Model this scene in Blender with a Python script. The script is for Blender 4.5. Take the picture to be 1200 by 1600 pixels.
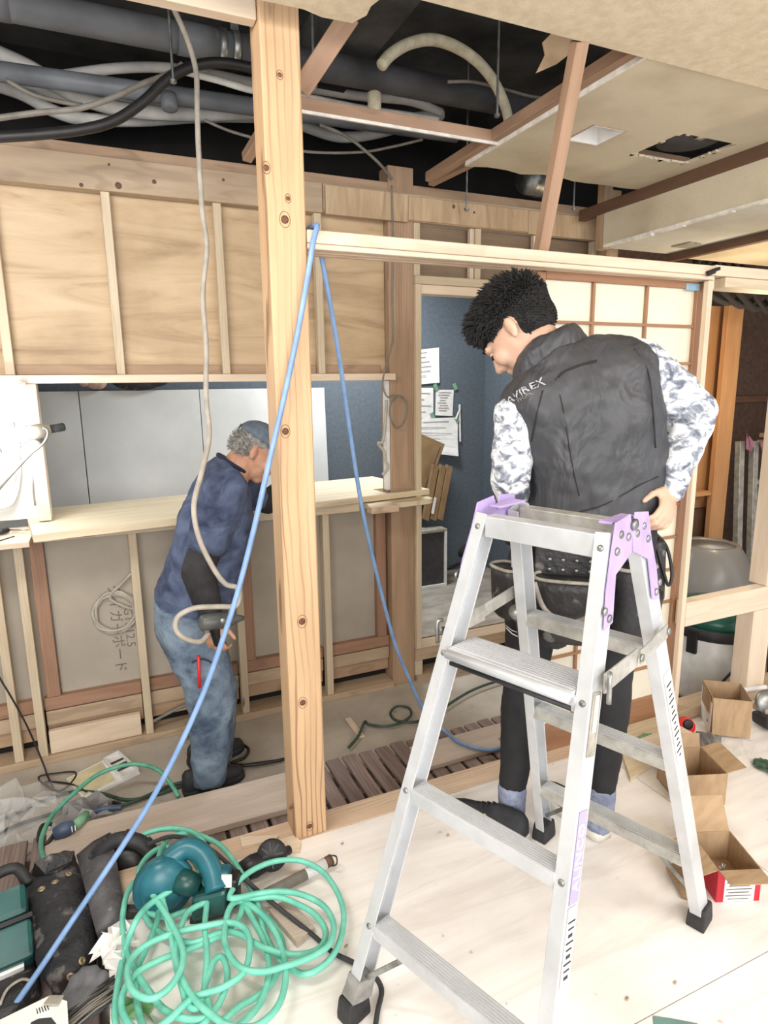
import bpy, bmesh, math, random
from mathutils import Vector, Matrix, Quaternion
V = Vector
for _o in list(bpy.data.objects): bpy.data.objects.remove(_o)
SC = bpy.context.scene
COL = SC.collection
random.seed(7)

# ------------------------------------------------------------------ camera
F, PITCH, ROLL, YAW, EYE = 993.374, 0.1970587, 0.0127120, 0.4189236, 1.45
FW = V((math.sin(YAW)*math.cos(PITCH), math.cos(YAW)*math.cos(PITCH), -math.sin(PITCH)))
_r = V((math.cos(YAW), -math.sin(YAW), 0)); _d = FW.cross(_r)
RT = _r*math.cos(ROLL) + _d*math.sin(ROLL); DN = _d*math.cos(ROLL) - _r*math.sin(ROLL)
CAM = V((0, 0, EYE))
cd = bpy.data.cameras.new('camera'); cam = bpy.data.objects.new('camera', cd); COL.objects.link(cam)
cd.sensor_fit = 'VERTICAL'; cd.sensor_height = 36; cd.lens = 36*F/1600; cd.clip_start = .02; cd.clip_end = 60
UPV = -DN; BK = -FW
cam.matrix_world = Matrix(((RT.x, UPV.x, BK.x, CAM.x), (RT.y, UPV.y, BK.y, CAM.y), (RT.z, UPV.z, BK.z, CAM.z), (0, 0, 0, 1)))
SC.camera = cam

def ray(x, y): return FW + RT*((x-600)/F) + DN*((y-800)/F)
def at(x, y, X=None, Y=None, Z=None):
    v = ray(x, y)
    t = X/v.x if X is not None else (Y/v.y if Y is not None else (Z-EYE)/v.z)
    return CAM + v*t
def atd(x, y, dist):
    v = ray(x, y); return CAM + v*(dist/math.hypot(v.x, v.y))

# ------------------------------------------------------------------ world, lights, exposure
w = bpy.data.worlds.new('world'); SC.world = w; w.use_nodes = True
w.node_tree.nodes['Background'].inputs[0].default_value = (.93, .96, 1, 1)
w.node_tree.nodes['Background'].inputs[1].default_value = 1.0
def area(name, loc, target, sx, sy, power, col):
    l = bpy.data.lights.new(name, 'AREA'); l.shape = 'RECTANGLE'; l.size = sx; l.size_y = sy; l.energy = power; l.color = col
    o = bpy.data.objects.new(name, l); COL.objects.link(o); o.location = loc
    o.rotation_euler = (V(target)-V(loc)).to_track_quat('-Z', 'Y').to_euler(); return o
def point(name, loc, power, col, r=.05):
    l = bpy.data.lights.new(name, 'POINT'); l.energy = power; l.color = col; l.shadow_soft_size = r
    o = bpy.data.objects.new(name, l); COL.objects.link(o); o.location = loc; return o
area('key_light', (-.5, -1.75, 1.5), (.75, 1.8, 1.35), 2.2, 1.5, 72, (1, .98, .96))  # key light added behind the camera at left; there is no window
area('room_light', (1.9, -.6, 2.28), (1.6, .9, 0), 1.2, .8, 38, (1, .97, .93))
area('corridor_fill', (-.55, 1.2, 2.33), (.45, 2.6, .2), .9, .3, 30, (1, .98, .95))  # fill added to brighten the low corridor, not a real ceiling fitting
area('back_room_light', (1.6, 3.6, 2.3), (1.6, 3.85, 0), .6, .3, 30, (.9, .95, 1))
SC.view_settings.view_transform = 'Standard'; SC.view_settings.look = 'None'
SC.view_settings.gamma = 1; SC.view_settings.use_curve_mapping = False
SC.view_settings.exposure = 0.42

# ------------------------------------------------------------------ materials
def lin(c):
    r = []
    for v in c[:3]:
        v /= 255.0
        r.append(v/12.92 if v <= .04045 else ((v+.055)/1.055)**2.4)
    return (*r, 1)
class NT:
    def __init__(s, name):
        m = bpy.data.materials.new(name); m.use_nodes = True; s.m = m; s.t = m.node_tree
        s.b = s.t.nodes['Principled BSDF']
    def n(s, typ, **kw):
        n = s.t.nodes.new(typ)
        for k, v in kw.items():
            if k.startswith('_'): setattr(n, k[1:], v)
            else: n.inputs[k.replace('__', ' ')].default_value = v
        return n
    def l(s, a, b): s.t.links.new(a, b)
    def coords(s, scale=(1, 1, 1), rnd=True):
        tc = s.n('ShaderNodeTexCoord'); mp = s.n('ShaderNodeMapping'); mp.inputs['Scale'].default_value = scale
        if rnd:
            oi = s.n('ShaderNodeObjectInfo'); ml = s.n('ShaderNodeMath', _operation='MULTIPLY'); ml.inputs[1].default_value = 37.0
            s.l(oi.outputs['Random'], ml.inputs[0])
            va = s.n('ShaderNodeVectorMath', _operation='ADD'); s.l(tc.outputs['Object'], va.inputs[0]); s.l(ml.outputs[0], va.inputs[1])
            s.l(va.outputs[0], mp.inputs[0])
        else: s.l(tc.outputs['Object'], mp.inputs[0])
        return mp.outputs[0]
    def ramp(s, fac, stops):
        r = s.n('ShaderNodeValToRGB'); e = r.color_ramp.elements
        while len(e) < len(stops): e.new(.5)
        for i, (p, c) in enumerate(stops): e[i].position = p; e[i].color = c
        s.l(fac, r.inputs[0]); return r.outputs[0]
    def mix(s, fac, a, b, mode='MIX'):
        x = s.n('ShaderNodeMix', _data_type='RGBA', _blend_type=mode)
        for sock, v in ((x.inputs[0], fac), (x.inputs[6], a), (x.inputs[7], b)):
            if isinstance(v, (int, float, tuple)): sock.default_value = v
            else: s.l(v, sock)
        return x.outputs[2]
    def noise(s, vec, scale, detail=5, rough=.55, dist=0):
        n = s.n('ShaderNodeTexNoise'); n.inputs['Scale'].default_value = scale; n.inputs['Detail'].default_value = detail
        n.inputs['Roughness'].default_value = rough; n.inputs['Distortion'].default_value = dist
        s.l(vec, n.inputs['Vector']); return n.outputs['Fac']
    def bump(s, h, strength, dist=.01):
        b = s.n('ShaderNodeBump'); b.inputs['Strength'].default_value = strength; b.inputs['Distance'].default_value = dist
        s.l(h, b.inputs['Height']); s.l(b.outputs[0], s.b.inputs['Normal'])
    def done(s, col, rough, metal=0):
        if isinstance(col, tuple): s.b.inputs['Base Color'].default_value = col
        else: s.l(col, s.b.inputs['Base Color'])
        s.b.inputs['Roughness'].default_value = rough; s.b.inputs['Metallic'].default_value = metal
        return s.m

def mat(name, c1, c2=None, scale=20, rough=.6, metal=0, bump=0, bscale=None, stretch=(1, 1, 1), ramp=(.35, .65), spots=None, rnd=True, detail=5):
    t = NT(name); vec = t.coords(stretch, rnd); c2 = c2 or tuple(v*.88 for v in c1)
    nz = t.noise(vec, scale, detail)
    col = t.ramp(nz, [(ramp[0], lin(c2)), (ramp[1], lin(c1))])
    if spots:
        sc, thr, sp = spots
        n2 = t.noise(vec, sc, 3)
        col = t.mix(t.ramp(n2, [(thr, (0, 0, 0, 1)), (thr+.06, (1, 1, 1, 1))]), col, lin(sp))
    if bump: t.bump(t.noise(vec, bscale or scale, 6), bump)
    return t.done(col, rough, metal)

def mute(c, k=.30):
    g = .3*c[0]+.59*c[1]+.11*c[2]; return tuple(v+(g-v)*k for v in c)
def wood(name, c1, c2, line=None, lines=.5, knots=.35, rough=.6, gscale=1.0, kcol=(92, 58, 34), wavesc=22, tone=None):
    c1, c2 = mute(c1), mute(c2); line = mute(line) if line else None
    t = NT(name); vec = t.coords((1.0*gscale, 9*gscale, 9*gscale))
    n1 = t.noise(vec, 2.2, 6, .6, .4)
    col = t.ramp(n1, [(.3, lin(c2)), (.68, lin(c1))])
    vec2 = t.coords((.22, 1, 1))
    wv = t.n('ShaderNodeTexWave', _wave_type='BANDS', _bands_direction='Y'); t.l(vec2, wv.inputs['Vector'])
    wv.inputs['Scale'].default_value = wavesc; wv.inputs['Distortion'].default_value = 9; wv.inputs['Detail'].default_value = 2; wv.inputs['Detail Scale'].default_value = .55
    ln = t.ramp(wv.outputs['Fac'], [(0, (lines, lines, lines, 1)), (.22, (0, 0, 0, 1))])
    gate = t.ramp(t.noise(t.coords((.6, 6, 6)), 1.3, 2), [(.38, (.15, .15, .15, 1)), (.6, (1, 1, 1, 1))])
    ln = t.mix(1.0, ln, gate, 'MULTIPLY')
    col = t.mix(ln, col, lin(line or tuple(v*.72 for v in c2)))
    if knots:
        vv = t.coords((2.2, 7.0, 7.0))
        vo = t.n('ShaderNodeTexVoronoi'); vo.inputs['Scale'].default_value = 1.0; t.l(vv, vo.inputs['Vector'])
        k = t.ramp(vo.outputs['Distance'], [(.045, (1, 1, 1, 1)), (.10, (0, 0, 0, 1))])
        n4 = t.noise(vv, .7, 0); g = t.ramp(n4, [(.62-knots*.35, (0, 0, 0, 1)), (.66-knots*.35, (1, 1, 1, 1))])
        col = t.mix(t.mix(1.0, k, g, 'MULTIPLY'), col, lin(kcol))
    if tone:
        oi = t.n('ShaderNodeObjectInfo')
        tv = t.ramp(oi.outputs['Random'], [(0, (1-tone, 1-tone, 1-tone, 1)), (1, (1, 1, 1, 1))])
        col = t.mix(1.0, col, tv, 'MULTIPLY')
    t.bump(n1, .12, .003)
    return t.done(col, rough)

W_POST = wood('cedar_post', (220, 170, 116), (202, 150, 98), line=(136, 86, 50), lines=.9, knots=.6, wavesc=15)
W_NEW = wood('new_pine', (234, 208, 176), (218, 186, 150), lines=.25, knots=.15)
W_PALE = wood('pale_stud', (222, 198, 160), (204, 176, 134), lines=.25, knots=.2, tone=.12)
W_TAN = wood('tan_beam', (198, 166, 128), (178, 144, 106), lines=.35, knots=.35, tone=.08)
W_OLD = wood('old_post', (192, 150, 110), (168, 126, 88), lines=.4, knots=.2)
W_RED = wood('red_batten', (182, 128, 92), (158, 106, 74), lines=.3, knots=.05, tone=.1)
W_JOIST = wood('joist_wood', (186, 140, 104), (160, 114, 80), lines=.35, knots=.1)
W_BROWN = wood('shoji_frame_wood', (178, 118, 74), (156, 98, 58), lines=.3, knots=0, rough=.5)
W_DKBR = wood('dark_brown_trim', (112, 72, 46), (92, 58, 36), lines=.3, knots=0)
W_SLAT = wood('weathered_slat', (172, 144, 132), (126, 98, 88), lines=.5, knots=.05, tone=.3, rough=.8)
W_ORANGE = wood('orange_cabinet_wood', (206, 140, 76), (186, 120, 60), lines=.3, knots=.1)
W_SHELF = wood('shelf_wood', (232, 212, 172), (212, 186, 140), lines=.45, knots=0, wavesc=12)
W_DUSTY = wood('dusty_plank', (204, 182, 162), (182, 158, 138), lines=.2, knots=.05, rough=.8)
W_SILL = wood('sill_wood', (226, 192, 156), (208, 168, 130), lines=.5, knots=.1)

def plywood(name, c1, c2, c3, sc=1.0, mark=.5, rough=.55, spec=None):
    c1, c2, c3 = mute(c1), mute(c2), mute(c3)
    t = NT(name); vec = t.coords((.7*sc, 5*sc, 5*sc))
    n1 = t.noise(vec, 1.6, 6, .6, 1.6)
    col = t.ramp(n1, [(.25, lin(c3)), (.45, lin(c2)), (.66, lin(c1))])
    n2 = t.noise(t.coords((1, 1.5, 1)), 2.2, 5)
    col = t.mix(t.ramp(n2, [(.5, (0, 0, 0, 1)), (.72, (mark, mark, mark, 1))]), col, lin(c3))
    if spec:
        n3 = t.noise(t.coords((1, 1, 1)), 26, 1)
        col = t.mix(t.ramp(n3, [(.74, (0, 0, 0, 1)), (.79, (1, 1, 1, 1))]), col, lin(spec))
    return t.done(col, rough)
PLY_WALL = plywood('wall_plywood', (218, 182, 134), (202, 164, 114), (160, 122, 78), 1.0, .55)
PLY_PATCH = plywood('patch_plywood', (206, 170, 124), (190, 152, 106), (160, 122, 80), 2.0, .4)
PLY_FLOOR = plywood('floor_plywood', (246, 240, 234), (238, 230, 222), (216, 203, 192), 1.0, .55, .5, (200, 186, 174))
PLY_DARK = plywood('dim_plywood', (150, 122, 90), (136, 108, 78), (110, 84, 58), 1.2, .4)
GYPSUM = mat('gypsum_board', (178, 168, 154), (164, 154, 140), 3, .9, bump=.05, bscale=200, rnd=False)
WHITEBOARD = mat('white_gypsum', (214, 216, 214), (198, 200, 198), 2.5, .85, spots=(90, .72, (180, 178, 172)))
PLASTER = mat('ceiling_plaster', (222, 208, 182), (208, 192, 164), 30, .95, bump=.35, bscale=220, rnd=False)  # near board coloured paler to imitate the stronger light there
PLASTER2 = mat('stained_plaster', (206, 194, 170), (178, 164, 138), 2.2, .95, bump=.3, bscale=200, ramp=(.3, .55), rnd=False)
PLASTER3 = mat('white_plaster', (206, 206, 198), (184, 180, 168), 2.5, .9, bump=.2, bscale=160, rnd=False)
PLASTER_EDGE = mat('plasterboard_edge', (236, 232, 224), None, 30, .95)
CONCRETE = mat('concrete_floor', (190, 181, 168), (166, 157, 146), 4, .9, bump=.25, bscale=120, spots=(60, .7, (120, 110, 100)), rnd=False)
SLAB = mat('dark_slab', (92, 92, 92), (48, 48, 48), 3, .95, bump=.3, bscale=40, rnd=False)
DARKVOID = mat('void_black', (34, 31, 30), (20, 18, 18), 4, .95, rnd=False)  # near-black colour, stands in for shade in the void and wall gap
BLUEWALL = mat('slate_blue_wall', (93, 102, 110), (83, 92, 100), 40, .75, bump=.1, bscale=300, rnd=False)
BACKFLOOR = mat('dusty_grey_floor', (172, 164, 152), (138, 128, 116), 5, .8, stretch=(1, 2, 1), rnd=False)
BROWNWALL = mat('dark_brown_wall', (84, 64, 52), (68, 50, 40), 30, .85, rnd=False)
ALU = mat('aluminium', (206, 208, 211), (176, 178, 180), 7, .4, .25, bump=.03, bscale=60, ramp=(.2, .6))
ALU_D = mat('dull_aluminium', (186, 184, 178), (152, 150, 143), 24, .45, .2, bump=.08, bscale=60)
STEEL = mat('zinc_steel', (170, 172, 170), (120, 120, 118), 20, .4, .8)
LILAC = mat('lilac_paint', (184, 164, 216), (168, 148, 200), 14, .45, spots=(40, .7, (120, 96, 120)))
PINKP = mat('pink_bracket_paint', (168, 120, 140), (140, 96, 112), 20, .6)
RUBBER = mat('black_rubber', (44, 44, 46), (28, 28, 30), 30, .6, bump=.1)
BLACKP = mat('black_plastic', (30, 30, 32), (18, 18, 20), 20, .45)
LEATHER = mat('worn_black_leather', (50, 48, 49), (24, 23, 24), 9, .42, bump=.35, bscale=60, spots=(16, .62, (104, 100, 98)))
LEATHER2 = mat('black_canvas', (46, 46, 50), (24, 24, 27), 8, .65, bump=.4, bscale=80, spots=(18, .6, (92, 88, 86)))
GREYTRIM = mat('grey_trim', (168, 162, 150), (130, 124, 114), 30, .8)
GREEN = mat('mint_green_hose', (124, 206, 184), (100, 184, 162), 20, .4)
GREEN2 = mat('dusty_green_hose', (98, 168, 140), (76, 140, 116), 20, .5)
DKGREEN = mat('dark_green_hose', (62, 84, 74), (44, 60, 52), 20, .5)
BLUE = mat('blue_air_hose', (132, 164, 206), (110, 142, 186), 14, .4)
NAVYH = mat('dusk_blue_hose', (72, 88, 116), (54, 68, 92), 14, .45)
GREYC = mat('grey_cable_sheath', (186, 178, 166), (160, 152, 140), 20, .55)
GREYCD = mat('dull_grey_cable', (132, 126, 118), (108, 102, 94), 20, .55)
BLACKC = mat('black_cable_sheath', (34, 32, 32), (22, 20, 20), 30, .5)
CONDUIT = mat('cream_conduit', (212, 204, 180), (186, 176, 150), 30, .6)
PIPE = mat('grey_pvc_pipe', (120, 124, 130), (96, 99, 104), 5, .5)
PIPE_D = mat('dark_pipe_wrap', (78, 78, 82), (54, 54, 56), 6, .7, bump=.2)
WHITEH = mat('white_insulated_hose', (232, 230, 226), (200, 198, 194), 7, .6)
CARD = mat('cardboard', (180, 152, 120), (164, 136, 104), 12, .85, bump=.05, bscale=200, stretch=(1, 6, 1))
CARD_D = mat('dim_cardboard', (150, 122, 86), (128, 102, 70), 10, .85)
WHITEP = mat('white_paper', (238, 236, 232), (222, 220, 216), 14, .8)
WHITEPL = mat('white_plastic', (232, 232, 230), (212, 212, 210), 14, .4)
REDC = mat('red_box_print', (204, 40, 62), (184, 30, 50), 10, .5)
REDP = mat('red_plastic', (226, 50, 52), (206, 36, 40), 10, .35)
TEAL = mat('teal_tool_plastic', (40, 108, 122), (26, 84, 96), 8, .35)
TEAL_D = mat('dark_green_tool_plastic', (34, 84, 82), (22, 62, 60), 8, .35)
SHOJI = mat('shoji_paper', (228, 222, 204), (220, 213, 193), 5, .85, rnd=False)
INK = mat('grey_ink', (120, 114, 106), None, 10, .9)
INKD = mat('dark_ink', (60, 60, 62), None, 10, .8)
GREENTAPE = mat('green_masking_tape', (126, 168, 136), (104, 148, 116), 20, .7)
BLUETAPE = mat('blue_masking_tape', (150, 184, 206), None, 20, .7)
def glass(name, col, alpha, rough=.15):
    t = NT(name); t.b.inputs['Alpha'].default_value = alpha; t.done(lin(col), rough); return t.m
PLASTIC_CLR = glass('clear_polythene', (232, 234, 234), .22, .06)
PLASTIC_SMOKE = glass('grey_polythene', (136, 134, 132), .86, .3)
def emit(name, col, s):
    t = NT(name); t.b.inputs['Emission Color'].default_value = lin(col); t.b.inputs['Emission Strength'].default_value = s
    return t.done(lin((255, 255, 255)), .5)
BULB = emit('lit_bulb', (240, 246, 255), 25)

# ------------------------------------------------------------------ object helpers
def wl(o):
    p = V((0, 0, 0))
    while o: p = p + V(o.location); o = o.parent
    return p
def meta(o, label=None, cat=None, group=None, kind=None):
    if label: o['label'] = label
    if cat: o['category'] = cat
    if group: o['group'] = group
    if kind: o['kind'] = kind
    return o
def thing(name, label, cat, loc=(0, 0, 0), group=None, kind=None):
    o = bpy.data.objects.new(name, None); COL.objects.link(o); o.location = loc; o.empty_display_size = .05
    return meta(o, label, cat, group, kind)
class MB:
    def __init__(s): s.v = []; s.f = []
    def add(s, vs, fs):
        n = len(s.v); s.v += [tuple(v) for v in vs]; s.f += [tuple(i+n for i in f) for f in fs]; return s
    def box(s, a, b):
        (x0, y0, z0), (x1, y1, z1) = a, b
        vs = [(x, y, z) for z in (z0, z1) for y in (y0, y1) for x in (x0, x1)]
        return s.add(vs, [(0, 2, 3, 1), (4, 5, 7, 6), (0, 1, 5, 4), (2, 6, 7, 3), (0, 4, 6, 2), (1, 3, 7, 5)])
    def obox(s, c, ax, ay, az, sx, sy, sz):
        c = V(c); ax = V(ax).normalized()*sx/2; ay = V(ay).normalized()*sy/2; az = V(az).normalized()*sz/2
        vs = [c+ax*i+ay*j+az*k for k in (-1, 1) for j in (-1, 1) for i in (-1, 1)]
        return s.add(vs, [(0, 2, 3, 1), (4, 5, 7, 6), (0, 1, 5, 4), (2, 6, 7, 3), (0, 4, 6, 2), (1, 3, 7, 5)])
    def bar(s, p0, p1, side, w, h):
        p0 = V(p0); p1 = V(p1); x = (p1-p0); L = x.length; x.normalize()
        y = V(side); y = (y-x*y.dot(x)).normalized(); z = x.cross(y)
        return s.obox((p0+p1)/2, x, y, z, L, w, h)
    def prism(s, pts, off):
        n = len(pts); off = V(off); a = [V(p) for p in pts]
        return s.add(a+[p+off for p in a], [tuple(range(n))[::-1], tuple(range(n, 2*n))]+[(i, (i+1) % n, n+(i+1) % n, n+i) for i in range(n)])
    def rings(s, rings, caps=True, closed=False):
        n = len(rings[0]); b = len(s.v)
        for r in rings: s.v += [tuple(p) for p in r]
        m = len(rings)
        for i in range(m if closed else m-1):
            k = (i+1) % m
            for j in range(n): s.f.append((b+i*n+j, b+i*n+(j+1) % n, b+k*n+(j+1) % n, b+k*n+j))
        if caps and not closed:
            s.f.append(tuple(b+j for j in range(n))[::-1]); s.f.append(tuple(b+(m-1)*n+j for j in range(n)))
        return s
    def tube(s, pts, r, seg=8, caps=True, closed=False):
        pts = [V(p) for p in pts]; n = len(pts); rr = r if isinstance(r, (list, tuple)) else [r]*n
        def tan(i):
            a = pts[(i-1) % n] if closed else pts[max(i-1, 0)]; b = pts[(i+1) % n] if closed else pts[min(i+1, n-1)]
            d = b-a; return d.normalized() if d.length > 1e-9 else V((0, 0, 1))
        t0 = tan(0); nrm = t0.orthogonal().normalized(); out = []
        for i in range(n):
            t = tan(i); nrm = nrm-t*nrm.dot(t)
            if nrm.length < 1e-6: nrm = t.orthogonal()
            nrm.normalize(); b = t.cross(nrm)
            out.append([pts[i]+(nrm*math.cos(2*math.pi*k/seg)+b*math.sin(2*math.pi*k/seg))*rr[i] for k in range(seg)])
        return s.rings(out, caps, closed)
    def lathe(s, c, axis, prof, seg=16, caps=True):
        c = V(c); a = V(axis).normalized(); u = a.orthogonal().normalized(); v = a.cross(u)
        return s.rings([[c+a*h+(u*math.cos(2*math.pi*k/seg)+v*math.sin(2*math.pi*k/seg))*max(r, 1e-4) for k in range(seg)] for r, h in prof], caps)
    def ell(s, c, ax, ay, az, seg=14, rin=9):
        c = V(c); ax = V(ax); ay = V(ay); az = V(az)
        return s.rings([[c+az*(-math.cos(math.pi*(i+.02)/(rin+.04)))+(ax*math.cos(2*math.pi*k/seg)+ay*math.sin(2*math.pi*k/seg))*math.sin(math.pi*(i+.02)/(rin+.04)) for k in range(seg)] for i in range(rin+1)])
    def ball(s, c, r, seg=10, rin=6): return s.ell(c, (r, 0, 0), (0, r, 0), (0, 0, r), seg, rin)
    def caps(s, p0, r0, p1, r1, seg=12):
        p0 = V(p0); p1 = V(p1); a = p1-p0; L = a.length; a.normalize(); prof = []
        for i in range(5): t = math.pi/2*(1-i/4); prof.append((r0*math.cos(t), -r0*math.sin(t)))
        for i in range(1, 6): t = math.pi/2*i/5; prof.append((r1*math.cos(t), L+r1*math.sin(t)))
        prof.insert(5, (r1, L))
        return s.lathe(p0, a, prof, seg)
    def mesh(s, name, smooth=False):
        me = bpy.data.meshes.new(name); me.from_pydata(s.v, [], s.f); me.update()
        bm = bmesh.new(); bm.from_mesh(me); bmesh.ops.recalc_face_normals(bm, faces=bm.faces); bm.to_mesh(me); bm.free()
        if smooth: me.polygons.foreach_set('use_smooth', [True]*len(me.polygons))
        return me
    def build(s, name, m, parent=None, smooth=False, bevel=0, **kw):
        me = s.mesh(name, smooth); me.materials.append(m)
        o = bpy.data.objects.new(name, me); COL.objects.link(o)
        if parent: o.parent = parent; o.location = -wl(parent)
        else:                                   # give a top-level mesh an origin at its own base
            xs = [v[0] for v in s.v]; ys = [v[1] for v in s.v]; zs = [v[2] for v in s.v]
            c = V(((min(xs)+max(xs))/2, (min(ys)+max(ys))/2, min(zs)))
            me.transform(Matrix.Translation(-c)); o.location = c
        if bevel:
            b = o.modifiers.new('bevel', 'BEVEL'); b.width = bevel; b.segments = 2; b.limit_method = 'ANGLE'
        return meta(o, **kw)
_tc = {}
def timber(name, p0, p1, w, h, m, parent=None, side=None, bev=.002, **kw):
    """squared timber; local X runs along the grain"""
    p0 = V(p0); p1 = V(p1); x = p1-p0; L = x.length; x.normalize()
    if side is None: side = (0, 1, 0) if abs(x.y) < .9 else (1, 0, 0)
    y = V(side); y = (y-x*y.dot(x)).normalized(); z = x.cross(y)
    key = (round(L, 4), round(w, 4), round(h, 4), m.name)
    if key not in _tc:
        me = MB().box((-L/2, -w/2, -h/2), (L/2, w/2, h/2)).mesh(name)
        if bev and min(w, h, L) > bev*4:
            bm = bmesh.new(); bm.from_mesh(me); bmesh.ops.bevel(bm, geom=bm.edges[:], offset=bev, segments=1, affect='EDGES', profile=.7); bm.to_mesh(me); bm.free()
        me.materials.append(m); _tc[key] = me
    o = bpy.data.objects.new(name, _tc[key]); COL.objects.link(o)
    c = (p0+p1)/2
    if parent: o.parent = parent; c = c-wl(parent)
    o.location = c; o.rotation_euler = Matrix((x, y, z)).transposed().to_euler()
    return meta(o, **kw)
def tbox(name, a, b, m, parent=None, bev=.002, grain=None, **kw):
    a = V(a); b = V(b); d = b-a; c = (a+b)/2
    i = grain if grain is not None else max(range(3), key=lambda k: abs(d[k]))
    e = V((0, 0, 0)); e[i] = d[i]/2
    sd = {0: 1, 1: 0, 2: 0}[i]; other = 3-i-sd
    sv = V((0, 0, 0)); sv[sd] = 1
    return timber(name, c-e, c+e, abs(d[sd]), abs(d[other]), m, parent, sv, bev, **kw)
def crom(pts, n=8, closed=False):
    P = [V(p) for p in pts]; m = len(P); out = []
    for i in range(m if closed else m-1):
        if closed: p0, p1, p2, p3 = P[(i-1) % m], P[i], P[(i+1) % m], P[(i+2) % m]
        else: p0, p1, p2, p3 = P[max(i-1, 0)], P[i], P[i+1], P[min(i+2, m-1)]
        for k in range(n):
            t = k/n
            out.append(.5*((2*p1)+(p2-p0)*t+(2*p0-5*p1+4*p2-p3)*t*t+(3*p1-p0-3*p2+p3)*t**3))
    if not closed: out.append(P[-1])
    return out
def cable(name, pts, r, m, parent=None, n=6, seg=8, **kw):
    return MB().tube(crom(pts, n), r, seg).build(name, m, parent, True, **kw)
def text(name, body, size, origin, xdir, ydir, m, parent, extrude=.0006):
    cu = bpy.data.curves.new(name, 'FONT'); cu.body = body; cu.size = size; cu.extrude = extrude
    cu.align_x = 'CENTER'; cu.align_y = 'CENTER'; cu.resolution_u = 2
    t = bpy.data.objects.new(name, cu); COL.objects.link(t)
    dg = bpy.context.evaluated_depsgraph_get(); me = bpy.data.meshes.new_from_object(t.evaluated_get(dg))
    bpy.data.objects.remove(t); bpy.data.curves.remove(cu)
    x = V(xdir).normalized(); y = V(ydir); y = (y-x*y.dot(x)).normalized(); z = x.cross(y)
    mm = Matrix((x, y, z)).transposed().to_4x4(); mm.translation = V(origin)
    me.transform(mm); me.materials.clear(); me.materials.append(m); me.name = name
    o = bpy.data.objects.new(name, me); COL.objects.link(o); o.parent = parent; o.location = -wl(parent)
    return o
# ================================================================== setting: floors
YF = 1.783                                     # front face of the timber frame
YB = 2.983                                     # front face of the far stud wall
fl = thing('floor', 'pale bare plywood floor of the raised platform', 'floor', (1, 1, 0), kind='structure')
def sheet(x0, x1, y0, y1): tbox('plywood_sheet', (x0, y0, -.012), (x1-.003, y1-.003, 0), PLY_FLOOR, fl, bev=.0008, grain=0)
for y1 in (YF, .873, -.037, -.947):
    off = 0 if y1 in (YF, -.037) else -.74
    for k in range(-1, 3):
        x0 = -.1+off+k*1.82; x1 = x0+1.82
        x0 = max(x0, -.1); x1 = min(x1, 3.9)
        if x1-x0 > .05: sheet(x0, x1, y1-.91, y1)
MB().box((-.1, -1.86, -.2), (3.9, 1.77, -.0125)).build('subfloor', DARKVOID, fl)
MB().box((-2.2, -1.9, -.26), (2.33, 3.12, -.2)).build('floor_lower', CONCRETE, None, label='grey concrete floor below the platform', cat='floor', kind='structure')
MB().box((-2.2, 3.12, -.1), (2.76, 4.25, 0)).build('floor_back_room', BACKFLOOR, None, label='dusty grey floor of the back room', cat='floor', kind='structure')
MB().box((2.33, 1.87, -.26), (5.2, 3.5, -.2)).build('floor_right_room', mat('dusty_brown_floor', (150, 128, 108), (116, 96, 80), 6, .85, rnd=False), None, label='dusty brown floor beyond the timber frame', cat='floor', kind='structure')
t = thing('trim_1', 'planed pale floor sill along the platform edge', 'sill', (1.5, 1.83, -.05), kind='structure')
tbox('sill_timber', (-.1, YF, -.05), (1.45, YF+.105, 0), W_SILL, t)
tbox('sill_timber', (1.452, YF, -.05), (3.6, YF+.105, 0), W_SILL, t)
tbox('riser_board', (-.1, YF+.02, -.2), (3.6, YF+.06, -.052), W_DKBR, t)
# raised kerb under the right-hand frame
tbox('kerb_timber', (2.13, YF+.005, .002), (3.5, YF+.10, .05), W_TAN, t)

# ================================================================== setting: far stud wall
wb = thing('wall_back', 'far stud wall with plywood lining above a serving hatch', 'wall', (.5, 3.03, -.2), kind='structure')
tbox('base_plate', (-1.6, 2.975, -.2), (1.374, 3.1, -.165), W_TAN, wb)
tbox('base_plate', (1.52, 2.975, -.2), (2.75, 3.1, -.165), W_TAN, wb)
for x in (-.80, -.449, -.353, .096, .555, 1.006): tbox('stud', (x-.0175, YB, -.165), (x+.0175, 3.028, .868), W_PALE, wb)
for x in (-.75, -.30, .113, .559, 1.015): tbox('stud', (x-.017, 2.99, 1.508), (x+.017, 3.03, 2.232), W_PALE, wb)
tbox('corner_post', (1.376, 2.996, -.2), (1.512, 3.1, 2.48), W_OLD, wb)
tbox('counter_rail', (-1.2, 2.986, .822), (1.374, 3.03, .868), W_PALE, wb) if False else None
# lower lining
for x0, x1 in ((-1.3, -.262), (-.258, .578), (.582, 1.374)): MB().box((x0, 3.07, .03), (x1, 3.085, .87)).build('gypsum_panel', GYPSUM, wb)
for x in (-.29, .60, 1.33): tbox('batten', (x-.028, 3.03, .09), (x+.028, 3.068, .866), W_RED, wb)
for x0, x1 in ((-1.3, -.37), (-.33, .076), (.116, .535), (.575, .985), (1.026, 1.372)):
    tbox('batten', (x0, 3.03, .03), (x1, 3.068, .088), W_RED, wb)
    tbox('skirting_board', (x0, 3.035, -.045), (x1, 3.09, .022), W_TAN, wb)
    tbox('skirting_board', (x0, 3.05, -.115), (x1, 3.095, -.05), W_OLD, wb)
tbox('offcut_board', (-.325, 2.992, -.163), (.06, 3.02, -.055), W_NEW, wb)
tbox('offcut_board', (.76, 2.995, -.163), (.85, 3.02, -.05), W_PALE, wb)
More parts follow.
